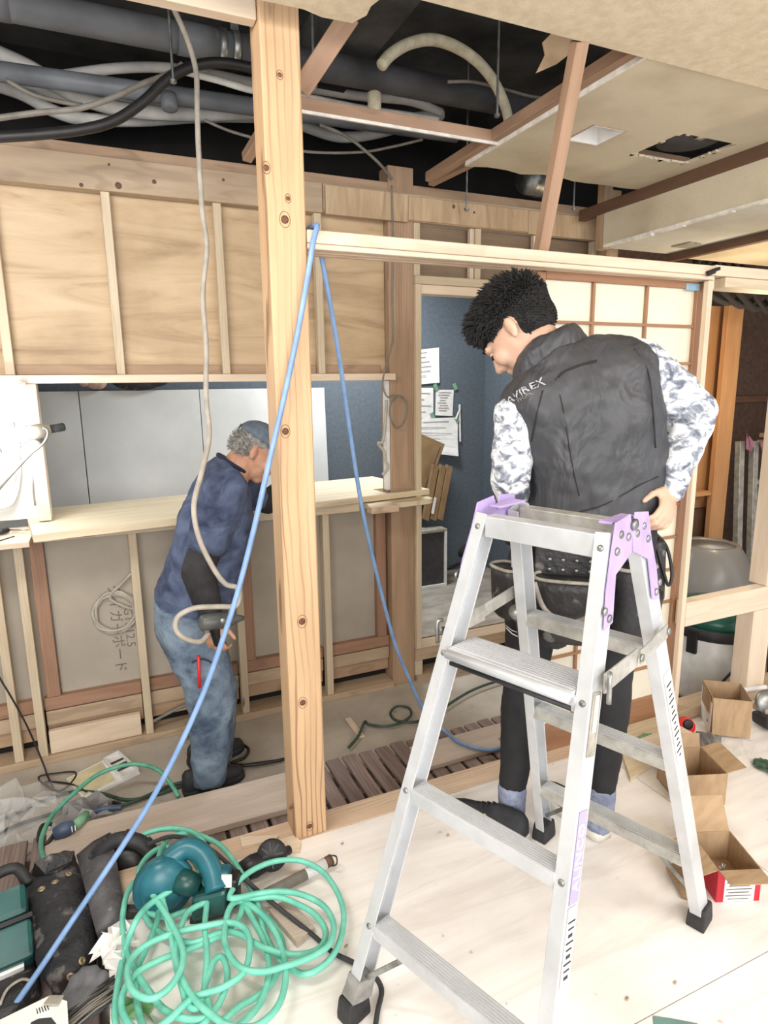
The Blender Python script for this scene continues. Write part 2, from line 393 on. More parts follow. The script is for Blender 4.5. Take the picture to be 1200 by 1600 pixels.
MB().box((-1.3, 3.098, -.2), (2.7, 3.11, .0)).build('gap_shade', DARKVOID, wb)  # dark sheet painting the shade of the gap below the skirting
tp = text('stamp', 'タイガーボード', .062, (-.005, 3.0695, .35), (0, 0, -1), (1, 0, 0), INK, wb)
text('stamp', 'GTB12.5', .055, (.05, 3.0695, .35), (0, 0, -1), (1, 0, 0), INK, wb)
# upper lining
for x0, x1 in ((-1.3, .111), (.114, .557), (.561, 1.013), (1.017, 1.374)): tbox('plywood_panel', (x0, 3.046, 1.508), (x1, 3.06, 2.245), PLY_WALL, wb, grain=0)
for x0, x1 in ((-.283, .096), (.13, .542), (.576, .998), (1.032, 1.34)): tbox('batten', (x0, 3.03, 1.508), (x1, 3.045, 1.55), W_OLD, wb)
tbox('ledge_board', (-1.3, 2.955, 1.474), (1.39, 3.1, 1.507), W_NEW, wb)
tbox('fascia_beam', (-1.4, 2.972, 2.231), (1.035, 3.03, 2.358), W_TAN, wb)
for kx, ky, kr in ((127, 289, .008), (185, 290, .013), (241, 284, .009), (170, 257, .005), (349, 281, .006), (560, 318, .006), (709, 323, .009), (741, 332, .006)):
    q = at(kx, ky, Y=2.9715 if kx < 505 else 2.9655); MB().lathe(q, (0, -1, 0), [(kr, 0), (kr*.8, .0006), (kr*.3, .001)], 10).build('knot', W_DKBR, wb, True)
tbox('top_beam', (-1.4, 3.0, 2.36), (2.76, 3.1, 2.405), W_OLD, wb)
p0 = at(507, 293, Y=2.962); p1 = at(638, 343, Y=2.962)
tbox('plywood_patch', (p0.x+.004, 2.962, 2.225), (p1.x, 2.974, 2.35), PLY_PATCH, wb, grain=2)
tbox('plywood_patch', (p1.x+.003, 2.966, 2.237), (2.18, 2.978, 2.345), PLY_PATCH, wb, grain=2)
tbox('plywood_patch', (2.183, 2.968, 2.23), (2.72, 2.978, 2.345), PLY_PATCH, wb, grain=2)
tbox('fascia_beam', (1.04, 2.98, 2.235), (2.74, 3.03, 2.359), W_TAN, wb)
# door opening
tbox('door_head', (1.513, 2.975, 1.945), (2.74, 3.03, 1.985), W_PALE, wb)
tbox('door_head', (1.53, 2.985, 1.90), (2.74, 3.06, 1.944), W_NEW, wb)
tbox('door_jamb', (1.513, 2.972, 0), (1.545, 3.06, 1.944), W_PALE, wb)
tbox('door_jamb', (2.70, 2.98, 0), (2.74, 3.06, 1.9), W_PALE, wb)
tbox('threshold', (1.513, YB, -.075), (2.74, 3.12, .0), W_TAN, wb)
tbox('threshold_block', (1.513, 2.99, -.165), (1.56, 3.05, -.076), W_PALE, wb)
for x in (1.53, 1.885, 2.30, 2.66): tbox('stud', (x-.017, 2.99, 1.986), (x+.017, 3.03, 2.234), W_PALE, wb)
for x in (1.86, 2.26): tbox('stud', (x-.018, 3.0, 1.986), (x+.006, 3.028, 2.234), W_NEW, wb)
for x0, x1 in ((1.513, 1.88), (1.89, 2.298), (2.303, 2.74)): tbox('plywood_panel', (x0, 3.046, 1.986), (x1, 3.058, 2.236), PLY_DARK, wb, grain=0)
tbox('wall_end_post', (2.66, 2.9, 2.0), (2.745, 2.97, 2.48), W_OLD, wb)
# serving hatch sides
tbox('hatch_stud', (-.262, 2.985, .905), (-.214, 3.09, 1.473), W_NEW, wb)
MB().box((1.356, 3.0, .91), (1.374, 3.04, 1.472)).build('hatch_trim', WHITEPL, wb)
MB().box((-1.3, 3.10, .9), (-.262, 3.115, 1.473)).build('hatch_panel', WHITEBOARD, wb)

# ================================================================== setting: ceilings and the void above
cg = thing('ceiling', 'cream plaster ceiling board nearest the camera', 'ceiling', (1.5, .5, 2.35), kind='structure')
MB().box((-1.6, -1.9, 2.345), (3.6, 1.527, 2.358)).build('plaster_board', PLASTER, cg)
MB().prism([(.35, 1.527, 2.347), (.69, 1.527, 2.347), (.705, 1.56, 2.347), (.695, 1.6, 2.347), (.70, 1.64, 2.347), (.68, 1.685, 2.347), (.60, 1.69, 2.347), (.55, 1.675, 2.347), (.35, 1.68, 2.347)], (0, 0, .012)).build('plaster_board', PLASTER, cg)
tbox('joist', (-1.6, 1.40, 2.36), (3.6, 1.44, 2.40), W_JOIST, cg)
cf = thing('ceiling_far', 'stained plaster ceiling board with a lamp recess and a vent hole', 'ceiling', (2, 2, 2.35), kind='structure')
XS = [1.515, 1.712, 1.862, 2.07, 2.37, 2.455]; YS = [1.53, 1.9, 1.96, 2.112, 2.15, 2.46]
m = MB()
for i in range(5):
    for j in range(5):
        if i == 1 and j == 2: continue
        if i == 3 and j in (1, 2, 3): continue
        m.box((XS[i], YS[j], 2.35), (XS[i+1], YS[j+1], 2.362))
m.build('plaster_board', PLASTER2, cf)
rr = random.Random(3)
pts = [(1.515, 2.46, 2.35), (2.455, 2.46, 2.35)] + [(2.455-k*.094, 2.50+rr.uniform(-.02, .02), 2.35) for k in range(11)]
MB().prism(pts, (0, 0, .012)).build('torn_edge', PLASTER2, cf)
m = MB()
for k in range(24):
    x = rr.choice((2.07, 2.37)); y = rr.uniform(1.9, 2.15)
    if k < 12: x, y = rr.uniform(2.08, 2.36), rr.choice((1.9, 2.15))
    s = rr.uniform(.006, .018)
    m.prism([(x-s, y-s*.6, 2.3495), (x+s*.9, y-s*.8, 2.3495), (x+s, y+s*.7, 2.3495), (x-.2*s, y+s, 2.3495)], (0, 0, .008))
m.build('torn_flakes', PLASTER2, cf)
MB().box((1.507, 1.53, 2.349), (1.5145, 2.5, 2.364)).build('cut_edge', PLASTER_EDGE, cf)
tbox('edge_joist', (1.475, 1.45, 2.364), (1.515, 2.8, 2.404), W_JOIST, cf)
tbox('joist', (.58, 2.26, 2.362), (1.6, 2.30, 2.402), W_JOIST, cf)
MB().box((.58, 2.262, 2.352), (1.53, 2.268, 2.362)).build('plaster_scrap', PLASTER_EDGE, cf)
tbox('joist', (1.6, 1.83, 2.364), (2.46, 1.87, 2.404), W_JOIST, cf)
tbox('joist', (1.6, 2.2, 2.364), (2.46, 2.24, 2.404), W_JOIST, cf)
# lamp recess: white pyramid-shaped housing let into the ceiling
m = MB(); a, b, c, d = (1.712, 1.96), (1.862, 1.96), (1.862, 2.112), (1.712, 2.112)
vs = [(x, y, 2.349) for x, y in (a, b, c, d)]+[(1.76, 2.01, 2.41), (1.815, 2.01, 2.41), (1.815, 2.062, 2.41), (1.76, 2.062, 2.41)]
m.add(vs, [(0, 1, 5, 4), (1, 2, 6, 5), (2, 3, 7, 6), (3, 0, 4, 7), (4, 5, 6, 7)])
lr = m.build('lamp_recess', WHITEPL, None, label='square white lamp recess without its lamp, in the stained ceiling', cat='light recess')
sm = lr.modifiers.new('solid', 'SOLIDIFY'); sm.thickness = .003
m = MB()
for p, q in ((a, b), (b, c), (c, d), (d, a)): m.bar((*p, 2.349), (*q, 2.349), (0, 0, 1), .003, .006)
m.build('rim', W_JOIST, lr); MB().box((1.80, 2.0, 2.385), (1.806, 2.02, 2.40)).build('clip', BLACKP, lr)
v = thing('vent_duct', 'round grey duct mouth behind the torn ceiling hole', 'duct', (2.22, 2.02, 2.37))
MB().lathe((2.22, 2.0, 2.372), (0, 0, 1), [(.115, 0), (.12, .004), (.12, .03), (.1, .035), (.1, .2), (.09, .2), (.09, .01)], 24).build('collar', PIPE_D, v, True)
MB().box((2.2, 1.93, 2.366), (2.24, 1.96, 2.371)).build('bracket', STEEL, v)
# soffit and the lower ceiling on the right
ws = thing('wall_soffit', 'plaster drop between the stained ceiling and the lower white ceiling', 'wall', (2.47, 2, 2.14), kind='structure')
tbox('soffit_beam', (2.455, 1.0, 2.298), (2.50, 2.9, 2.352), W_DKBR, ws)
MB().box((2.468, 1.0, 2.142), (2.482, 2.72, 2.298)).build('plaster_face', PLASTER2, ws)
m = MB()
y = 1.0
while y < 2.7:
    l = rr.uniform(.05, .16); dz = rr.uniform(.004, .016)
    m.box((2.464, y, 2.142-dz), (2.486, y+l, 2.146)); y += l
m.build('broken_edge', PLASTER_EDGE, ws)
tbox('end_stud', (2.47, 2.722, 2.13), (2.52, 2.78, 2.5), W_OLD, ws)
cl = thing('ceiling_low', 'lower white ceiling board with a cut-out, above the timber frame', 'ceiling', (3, 2.2, 2.14), kind='structure')
m = MB()
for (x0, x1, y0, y1) in ((2.484, 4.6, 2.05, 2.75), (2.484, 2.8, 1.0, 2.05), (2.8, 4.6, 1.0, 1.6), (3.25, 4.6, 1.6, 2.05)): m.box((x0, y0, 2.14), (x1, y1, 2.152))
m.build('plaster_board', PLASTER3, cl)
tbox('trim_strip', (2.96, 1.0, 2.10), (3.0, 2.75, 2.139), W_DKBR, cl)
MB().box((3.0, 1.0, 2.125), (4.6, 2.75, 2.139)).build('plaster_board', PLASTER2, cl)
p = at(1075, 382, Z=2.138)
MB().prism([(p.x-.04, p.y-.05, 2.132), (p.x+.05, p.y-.04, 2.132), (p.x+.05, p.y+.05, 2.132), (p.x-.05, p.y+.06, 2.132)], (0, 0, .007)).build('cover_plate', GREYTRIM, cl)
# slab and void walls
MB().box((-2.2, .2, 2.95), (4.8, 4.4, 3.05)).build('ceiling_slab', SLAB, None, label='dark concrete slab above the open ceiling', cat='ceiling', kind='structure')
MB().box((-2.2, 3.55, 2.41), (4.8, 3.6, 2.95)).build('wall_void', DARKVOID, None, label='near-black wall standing in for the unlit ceiling void', cat='wall', kind='structure')  # its black colour paints the darkness of the void, not soot
MB().box((-2.2, 3.105, 2.39), (4.8, 4.3, 2.405)).build('ceiling_back_room', WHITEBOARD, None, label='ceiling of the back room', cat='ceiling', kind='structure')
MB().box((-2.2, 4.25, 0), (4.6, 4.3, 2.39)).build('wall_back_room', BLUEWALL, None, label='slate blue wall of the back room seen through the doorway', cat='wall', kind='structure')
MB().box((-2.25, -1.9, -.2), (-2.2, 4.3, 2.95)).build('wall_left', WHITEBOARD, None, label='pale wall closing the left side', cat='wall', kind='structure')
MB().box((2.76, 3.5, -.2), (5.2, 3.55, 2.4)).build('wall_right_room', BROWNWALL, None, label='dark brown wall of the room beyond the timber frame', cat='wall', kind='structure')
MB().box((2.76, 3.035, -.2), (2.80, 4.3, 2.39)).build('wall_partition', BLUEWALL, None, label='partition between the back room and the right room', cat='wall', kind='structure')
MB().box((5.2, .5, -.2), (5.25, 4.3, 2.95)).build('wall_right', BROWNWALL, None, label='dark brown side wall', cat='wall', kind='structure')
# ================================================================== front timber frame
pt = thing('wooden_post', 'tall square cedar post with dark knots standing on the platform sill', 'post', (.519, YF+.05, 0))
tbox('shaft', (.466, YF, 0), (.572, YF+.105, 2.94), W_POST, pt, bev=.004)
KNOT = mat('knot_brown', (120, 78, 48), (78, 48, 30), 300, .6)
for kx, ky, kr in ((416, 262, .008), (437, 117, .006), (445, 343, .011), (450, 310, .006), (446, 674, .010), (472, 971, .011), (473, 1098, .010), (484, 1291, .009), (455, 1262, .006)):
    q = at(kx, ky, Y=YF-.0004); MB().lathe(q, (0, -1, 0), [(kr, 0), (kr*.75, .0005), (kr*.3, .0012)], 12).build('knot', KNOT, pt, True)
    MB().tube([q+V((math.cos(a)*kr*1.35, 0, math.sin(a)*kr*1.9)) for a in [2*math.pi*j/16 for j in range(16)]], .0007, 5, closed=True).build('grain_ring', KNOT, pt, True)
for kx, ky, kr in ((464, 246, .007),): pass
hd = thing('door_header', 'pale grooved header beam running right from the cedar post', 'beam', (1.4, YF, 1.82))
tbox('header_beam', (.574, YF, 1.838), (2.166, YF+.105, 1.872), W_NEW, hd)
tbox('lip', (.574, YF+.002, 1.822), (2.166, YF+.03, 1.837), W_NEW, hd)
tbox('lip', (.574, YF+.05, 1.822), (2.166, YF+.062, 1.837), W_SILL, hd)
tbox('lip', (.574, YF+.085, 1.822), (2.166, YF+.105, 1.837), W_SILL, hd)
h2 = thing('window_header', 'pale header beam above the right-hand frame opening', 'beam', (2.9, YF, 1.76))
tbox('header_beam', (2.168, YF, 1.838), (3.6, YF+.105, 1.876), W_NEW, h2)
tbox('filler', (2.23, YF+.003, 1.80), (3.6, YF+.10, 1.8365), W_PALE, h2)
tbox('frame_stud', (2.143, YF+.004, .052), (2.167, YF+.028, 1.82), W_NEW, None, label='thin pale stud beside the paper screen door', cat='stud')
tbox('frame_stud', (2.169, YF+.01, 1.79), (2.18, YF+.055, 1.836), W_PALE, None, label='small packing strip under the header joint', cat='stud')
r = thing('window_rail', 'horizontal pale rail with a short leg under the frame opening', 'rail', (2.8, YF, .053))
tbox('rail', (2.169, YF+.004, .44), (3.6, YF+.058, .545), W_NEW, r)
tbox('short_leg', (2.60, YF+.006, .052), (2.72, YF+.09, .438), W_NEW, r)
tbox('upright', (2.66, YF+.004, .547), (2.76, YF+.09, 1.80), W_NEW, r)
# shoji
XL, XR, YS0 = 1.40, 2.20, 1.845
sh = thing('shoji_door', 'brown framed paper screen door behind the man in the vest', 'door', (1.8, 1.86, 0))
tbox('stile', (XL, YS0, .0), (XL+.035, YS0+.03, 1.82), W_BROWN, sh); tbox('stile', (2.155, YS0, .0), (2.19, YS0+.03, 1.82), W_BROWN, sh)
tbox('top_rail', (XL+.036, YS0, 1.797), (2.154, YS0+.03, 1.835), W_BROWN, sh); tbox('kick_board', (XL+.036, YS0+.004, 0), (2.154, YS0+.026, .118), W_BROWN, sh)
cols = [XL+.035, 1.651, 1.904, 2.155]; rows = [.118+k*.14 for k in range(13)]
for x in cols[1:3]: tbox('muntin', (x-.0055, YS0+.003, .119), (x+.0055, YS0+.016, 1.796), W_BROWN, sh, bev=.001)
for z in rows[1:-1]:
    for k in range(3): tbox('muntin', (cols[k]+(.0056 if k else .001), YS0+.003, z-.005), (cols[k+1]-(.0056 if k < 2 else .001), YS0+.014, z+.005), W_BROWN, sh, bev=.001)
pm = MB().box((-.121, 0, -.066), (.121, .0015, .066)).mesh('paper_pane'); pm.materials.append(SHOJI)
for i in range(12):
    for k in range(3):
        o = bpy.data.objects.new('paper_pane', pm); COL.objects.link(o); o.parent = sh
        o.scale = ((cols[k+1]-cols[k])/.242, 1, .14/.132)
        o.location = V(((cols[k]+cols[k+1])/2, YS0+.0165, (rows[i]+rows[i+1])/2))-wl(sh)
jb = tbox('door_jamb', (2.192, YF+.064, .052), (2.215, YF+.10, 1.82), W_BROWN, None, label='brown jamb between the paper screen and the thin pale stud', cat='jamb')
MB().box((2.09, YS0-.0022, 1.79), (2.16, YS0-.0008, 1.815)).build('masking_tape', BLUETAPE, None, label='pale blue tape scrap at the corner of the header', cat='tape')
cl_ = MB(); c0 = at(1112, 424, Y=YF-.012); cl_.bar(c0+V((-.02, 0, -.006)), c0+V((.035, 0, .012)), (0, 1, 0), .02, .012); cl_.bar(c0+V((-.02, 0, -.012)), c0+V((.01, -.004, 0)), (0, 1, 0), .016, .014)
cl_.build('spring_clamp', BLACKP, None, label='small black clamp clipped on the header joint', cat='clamp', bevel=.003)
# strut and braces
timber('ceiling_strut', at(845, 388, Y=1.835)+V((0, 0, -.012)), at(906, 64, Z=2.352), .04, .036, W_JOIST, None, side=(1, 0, 0), label='reddish timber strut slanting from the header to the ceiling edge', cat='strut')
timber('diagonal_brace', at(470, 140, Y=1.93), at(548, 22, Y=1.80), .035, .055, W_JOIST, None, side=(0, 1, 0), label='short diagonal wooden brace beside the top of the cedar post', cat='brace')
tbox('ceiling_batten', (-.3, 1.80, 2.366), (.464, 1.84, 2.41), W_NEW, None, label='pale batten meeting the cedar post at the top edge', cat='batten')
timber('wood_brace', at(385, 247, Y=2.9), at(420, 190, Y=2.7), .04, .04, W_JOIST, None, label='stub of joist half hidden behind the cedar post', cat='brace')
timber('wood_brace', at(673, 284, Y=2.93), at(770, 236, Y=2.55), .035, .04, W_JOIST, None, label='loose joist end resting on the far wall top beam', cat='brace')

# ================================================================== serving counter
A = V((-.266, 2.734, .9)); B = V((1.595, 2.979, .9)); Cc = V((1.559, 3.542, .9)); Dd = V((-.337, 3.351, .9))
ux = (B-A).normalized(); uy = V((-ux.y, ux.x, 0))
ct = thing('serving_counter', 'laminated pine counter board laid askew through the serving hatch', 'counter', (A+B)/2-V((0, 0, .03)))
Lc = (B-A).length
def stave(o0, wd, l0, l1): timber('stave', A+uy*(o0+wd/2)+ux*l0+V((0, 0, -.015)), A+uy*(o0+wd/2)+ux*l1+V((0, 0, -.015)), wd, .03, W_SHELF, ct, side=uy, bev=.0006)
stave(0, .0236, 0, Lc)                           # the board is notched round the old corner post
for o0, wd in ((.024, .0616), (.086, .0856)): stave(o0, wd, 0, 1.625); stave(o0, wd, 1.80, Lc)
for k in range(2, 7): stave(k*.086, .0856, 0, Lc)
lb = thing('counter_board', 'pale shelf board beside the left end of the counter', 'board', (-.6, 2.9, .84))
tbox('board', (-1.3, 2.77, .845), (-.285, 3.09, .868), W_NEW, lb)
tbox('front_edge', (-1.3, 2.748, .82), (.30, 2.769, .866), W_PALE, lb) if False else None
tbox('counter_bearer', (-.283, 2.93, .825), (1.17, 2.982, .868), W_PALE, None, label='long bearer batten under the front of the counter', cat='batten')
tbox('packing_block', (-.16, 2.86, .845), (-.05, 2.929, .869), W_RED, None, label='small reddish packing block under the left end of the counter', cat='block')
s2 = thing('under_shelf', 'rounded pine shelf end sticking out below the counter', 'shelf', (1.5, 2.95, .83))
pr = [(1.20, 2.86), (1.40, 2.865), (1.55, 2.885), (1.575, 2.905), (1.58, 2.94), (1.575, 2.981), (1.20, 2.981)]
MB().prism([(x, y, .838) for x, y in pr], (0, 0, .026)).build('shelf_board', W_SHELF, s2, bevel=.003)
tbox('packing_piece', (1.18, 2.80, .832), (1.33, 2.858, .866), W_SILL, s2)

# ================================================================== back room seen through the hatch and the doorway
def lean(x0, x1, label, y=4.19, top=1.437, dy=.06):
    timber('plasterboard_sheet', ((x0+x1)/2, y-dy-.02, .0), ((x0+x1)/2, y, top), x1-x0, .0125, WHITEBOARD, None, side=(1, 0, 0), label=label, cat='plasterboard')
lean(-1.0, -.087, 'narrow white plasterboard sheet at the left, leaning in the back room'); lean(-.082, .60, 'white plasterboard sheet between two seams, leaning in the back room'); lean(.604, 1.43, 'white plasterboard sheet leaning in the back room beside the dark wall')
m = MB(); c = at(215, 604, Y=4.17)+V((0, 0, .03))
m.ell(c+V((0, 0, -.01)), (.13, 0, 0), (0, .03, 0), (0, 0, .045)); m.ell(c+V((.11, 0, .005)), (.08, 0, .01), (0, .03, 0), (0, 0, .04)); m.ell(c+V((-.09, .01, 0)), (.06, 0, -.01), (0, .03, 0), (0, 0, .035))
m.build('black_cloth', LEATHER2, None, True, label='black cloth bundle lying on top of the plasterboard sheets', cat='cloth')
m = MB(); c = at(158, 604, Y=4.17)+V((-.03, 0, .02)); m.ell(c, (.05, 0, 0), (0, .03, 0), (0, 0, .035)); m.ell(c+V((-.05, 0, .01)), (.035, 0, .01), (0, .03, 0), (0, 0, .03)); m.ell(c+V((.03, 0, -.005)), (.035, 0, .01), (0, .03, 0), (0, 0, .03))
m.build('work_glove', mat('pale_glove', (206, 176, 160), (184, 150, 132), 20, .8), None, True, label='pale glove beside the black cloth on the plasterboard sheets', cat='glove')
# papers on the blue wall
def paper(px, label, lines=0, tape=None, curl=.0, grp=None, Y=4.243):
    P = [at(x, y, Y=Y) for x, y in px]
    n = 5; m = MB(); rows_ = []
    for i in range(n+1):
        u = i/n; a = P[0].lerp(P[3], u); b = P[1].lerp(P[2], u); off = V((0, -curl*u*u*.6, 0))
        rows_.append([a+off, a.lerp(b, .5)+off*.4+V((0, -.002, 0)), b+off*1.4])
    vs = [p for r_ in rows_ for p in r_]; fs = [(i*3+j, i*3+j+1, i*3+j+4, i*3+j+3) for i in range(n) for j in range(2)]
    m.add(vs, fs); o = m.build('paper_sheet', WHITEP, None, label=label, cat='paper'); s_ = o.modifiers.new('s', 'SOLIDIFY'); s_.thickness = .0006
    if lines:
        k = MB()
        for i in range(lines):
            u = .1+.8*i/lines; a = P[0].lerp(P[3], u); b = P[1].lerp(P[2], u); l0 = random.uniform(.08, .3); l1 = random.uniform(.5, .92)
            k.bar(a.lerp(b, l0)+V((0, -curl*u*u-.006, 0)), a.lerp(b, l1)+V((0, -curl*u*u-.006, 0)), (0, 0, 1), .004, .0006)
        k.build('print_lines', INK, o)
    for (tx, ty) in (tape or []):
        q = at(tx, ty, Y=Y-.008); MB().obox(q, (1, 0, .5), (0, 1, 0), (-.5, 0, 1), .03, .001, .05).build('green_tape', GREENTAPE, o)
paper([(640, 548), (686, 543), (686, 598), (640, 602)], 'topmost paper taped on the blue wall', 6, curl=.01)
paper([(640, 606), (677, 606), (677, 690), (640, 690)], 'tall paper taped below the topmost one', 7)
paper([(681, 609), (709, 609), (707, 650), (680, 649)], 'small printed sheet with green tape at its corners', 8, [(681, 605), (711, 604), (676, 650)])
paper([(640, 655), (716, 652), (712, 712), (640, 705)], 'large paper curling off the lower blue wall', 5, [(714, 655)], curl=.05, Y=4.235)
m = MB(); a = at(718, 632, Y=4.235); m.bar(a, at(719, 690, Y=4.235), (1, 0, 0), .014, .003); m.bar(at(718, 640, Y=4.23), at(712, 655, Y=4.22), (1, 0, 0), .012, .003)
m.build('paper_strip', WHITEP, None, label='narrow strip of paper hanging on the blue wall', cat='paper')
def leanbox(px0, px1, Y0, lab, w, d, m_):
    a = at(*px0, Y=Y0); b = at(*px1, Y=Y0)
    return timber('cardboard_box', a, b, d, w, m_, None, side=(0, 1, 0), label=lab, cat='box')
b1 = thing('cardboard_box', 'tall flattened cardboard box leaning at the blue wall', 'box', at(665, 800, Y=4.1))
x = (at(692, 690, Y=4.1)-at(664, 765, Y=4.1)); xx = x.normalized(); sd = V((xx.z, 0, -xx.x))
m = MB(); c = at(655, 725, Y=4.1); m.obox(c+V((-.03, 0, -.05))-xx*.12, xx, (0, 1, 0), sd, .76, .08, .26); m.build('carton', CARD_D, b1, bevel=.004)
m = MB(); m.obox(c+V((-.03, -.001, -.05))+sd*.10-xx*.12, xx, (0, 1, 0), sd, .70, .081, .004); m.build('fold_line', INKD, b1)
b2 = thing('wooden_crate', 'slatted dim wooden crate end leaning behind the white cabinet', 'crate', at(672, 830, Y=4.05))
for dx in (0, .045, .085):
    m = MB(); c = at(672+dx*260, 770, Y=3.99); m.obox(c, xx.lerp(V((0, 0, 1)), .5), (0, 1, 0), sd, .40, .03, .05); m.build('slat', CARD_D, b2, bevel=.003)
m = MB(); c = at(678, 790, Y=3.97); m.obox(c, xx.lerp(V((0, 0, 1)), .5), (0, 1, 0), sd, .12, .006, .02); m.build('label', WHITEP, b2)
cb = thing('storage_cabinet', 'dark fronted box cabinet with white edges on the back room floor', 'cabinet', (2.1, 4, 0))
bx0, bx1, by0, by1, bz1 = 1.75, 2.235, 3.90, 4.02, .43
MB().box((bx0, by0+.012, .02), (bx1-.02, by1, bz1-.02)).build('front_panel', mat('charcoal_panel', (62, 60, 62), (50, 48, 50), 20, .6), cb)
for nm, a, b in (('top', (bx0, by0, bz1-.02), (bx1, by1, bz1)), ('base', (bx0, by0, 0), (bx1, by1, .02)), ('side_panel', (bx1-.02, by0, .02), (bx1, by1, bz1-.02))): MB().box(a, b).build(nm, WHITEPL if nm != 'top' else GREYTRIM, cb, bevel=.002)
bb = thing('cloth_bag', 'crumpled black bag on the back room floor beside the white edged cabinet', 'bag', at(730, 880, Z=0))
m = MB(); rr = random.Random(5); c = at(732, 882, Z=0)
for k in range(9): m.ell(c+V((rr.uniform(-.1, .1), rr.uniform(-.04, .1), rr.uniform(.05, .16))), (rr.uniform(.06, .1), 0, .02), (0, .06, 0), (0, .01, rr.uniform(.05, .08)), 10, 7)
o = m.build('sack', LEATHER2, bb, True); q = o.modifiers.new('r', 'REMESH'); q.mode = 'VOXEL'; q.voxel_size = .012; q.use_smooth_shade = True
MB().obox(c+V((-.02, -.07, .2)), (1, .2, .2), (0, 1, 0), (0, 0, 1), .05, .01, .07).build('white_tag', WHITEP, bb)
cable('strap', [c+V((-.12, -.05, .04)), c+V((-.2, -.07, .02)), c+V((-.28, -.05, .012)), c+V((-.36, -.06, .012))], .012, LEATHER2, bb)
# ================================================================== pipes and cables in the ceiling void
YP = 2.72
dpipe = thing('drain_pipe', 'thick grey drain pipe crossing the ceiling void', 'pipe', (.5, YP, 2.6))
zc = .5*(at(200, 17, Y=YP).z+at(200, 69, Y=YP).z); rp = .5*(at(200, 17, Y=YP).z-at(200, 69, Y=YP).z)*.97
MB().lathe((-1.6, YP, zc), (1, 0, 0), [(rp, 0), (rp, 2.2)], 28).build('pipe', PIPE, dpipe, True)
MB().lathe((.40, YP, zc), (1, 0, 0), [(rp*1.07, 0), (rp*1.07, .13)], 28).build('coupling', PIPE, dpipe, True)
MB().lathe((-.24, YP, zc), (1, 0, 0), [(rp*1.05, 0), (rp*1.05, .10)], 28).build('coupling', PIPE, dpipe, True)
MB().lathe((.60, YP, zc), (1, 0, 0), [(rp*1.02, 0), (rp*1.05, .3), (rp*1.05, 2.0)], 28).build('wrapped_pipe', PIPE_D, dpipe, True)
for x in (.55, .60): MB().lathe((x, YP, zc), (1, 0, 0), [(rp*1.12, 0), (rp*1.12, .025)], 28).build('clamp_band', STEEL, dpipe, True)
MB().bar((.61, YP-.02, zc+rp), (.61, YP-.02, 2.95), (1, 0, 0), .03, .006).build('hanger', STEEL, dpipe)
YQ = 2.98
sp = thing('small_pipe', 'slimmer grey pipe below the drain pipe', 'pipe', (.5, YQ, 2.5))
a = at(0, 112, Y=YQ); b = at(390, 166, Y=YQ); d = (b-a)
MB().tube([a-d*.8, b+d*1.1], (a-at(0, 128, Y=YQ)).length, 20).build('pipe', PIPE, sp, True)
MB().lathe(at(264, 156, Y=YQ-.04), (0, -.2, -1), [(.03, -.02), (.032, .0), (.032, .035), (.02, .04)], 16).build('nozzle', PIPE, sp, True)
def hose_px(name, pts, Y, r, m, label, cat, group=None, n=6, dY=0):
    P = [at(x, y, Y=Y+dY*i/max(1, len(pts)-1)) for i, (x, y) in enumerate(pts)]
    return cable(name, P, r, m, None, n, 10, label=label, cat=cat, group=group)
hose_px('insulated_hose', [(-60, 60), (0, 85), (50, 108), (120, 150), (200, 172), (300, 178), (420, 176), (520, 180), (600, 192), (690, 178)], 3.18, .030, WHITEH, 'white insulated hose dipping from the upper left behind the slimmer pipe', 'hose')
hose_px('insulated_hose', [(-60, 120), (0, 135), (40, 150), (80, 172), (130, 186), (220, 188), (320, 182), (420, 184), (470, 196), (530, 214), (590, 208), (650, 190)], 3.28, .026, WHITEH, 'lowest white hose sagging beside the black cable', 'hose')
hose_px('insulated_hose', [(100, 118), (180, 107), (260, 106), (340, 118), (400, 130), (470, 136), (560, 150), (640, 158), (690, 176)], 3.12, .020, WHITEH, 'white hose arching over the slimmer grey pipe', 'hose')
hose_px('insulated_hose', [(30, 130), (90, 150), (160, 160), (240, 172), (330, 172), (420, 168), (500, 172)], 3.35, .03, WHITEH, 'white hose running between the two dipping hoses', 'hose')
hose_px('insulated_hose', [(290, 112), (340, 125), (400, 142), (470, 150), (560, 168), (640, 180), (684, 186)], 2.93, .014, WHITEH, 'thin white hose ending beyond the cedar post', 'hose')
hose_px('black_cable', [(-50, 218), (0, 214), (60, 210), (130, 202), (180, 188), (225, 158), (260, 125), (300, 104), (345, 98), (400, 108), (470, 130)], 2.62, .018, BLACKC, 'thick black cable curving up over the white hoses', 'cable')
hose_px('grey_cable', [(-40, 190), (0, 184), (60, 176), (120, 170), (170, 155), (220, 132), (262, 116), (285, 100)], 2.66, .010, GREYCD, 'grey cable running beside the thick black cable', 'cable')
hose_px('thin_cable', [(10, 125), (50, 147), (90, 158), (130, 165)], 2.9, .008, GREYCD, 'short dark cable under the slimmer grey pipe', 'cable')
hose_px('thin_cable', [(320, 188), (360, 205), (420, 222), (480, 237), (560, 238), (610, 230), (660, 218)], 2.95, .006, GREYCD, 'thin grey cable sagging behind the cedar post', 'cable')
hose_px('thin_cable', [(500, 195), (540, 212), (570, 235), (595, 258), (612, 280)], 2.88, .007, GREYCD, 'thin cable dropping to the old corner post', 'cable', dY=.09)
hose_px('thin_cable', [(700, 128), (740, 128), (790, 140), (840, 152), (880, 146), (905, 120)], 2.5, .006, GREYCD, 'thin cable looping across the dark wrapped pipe', 'cable')
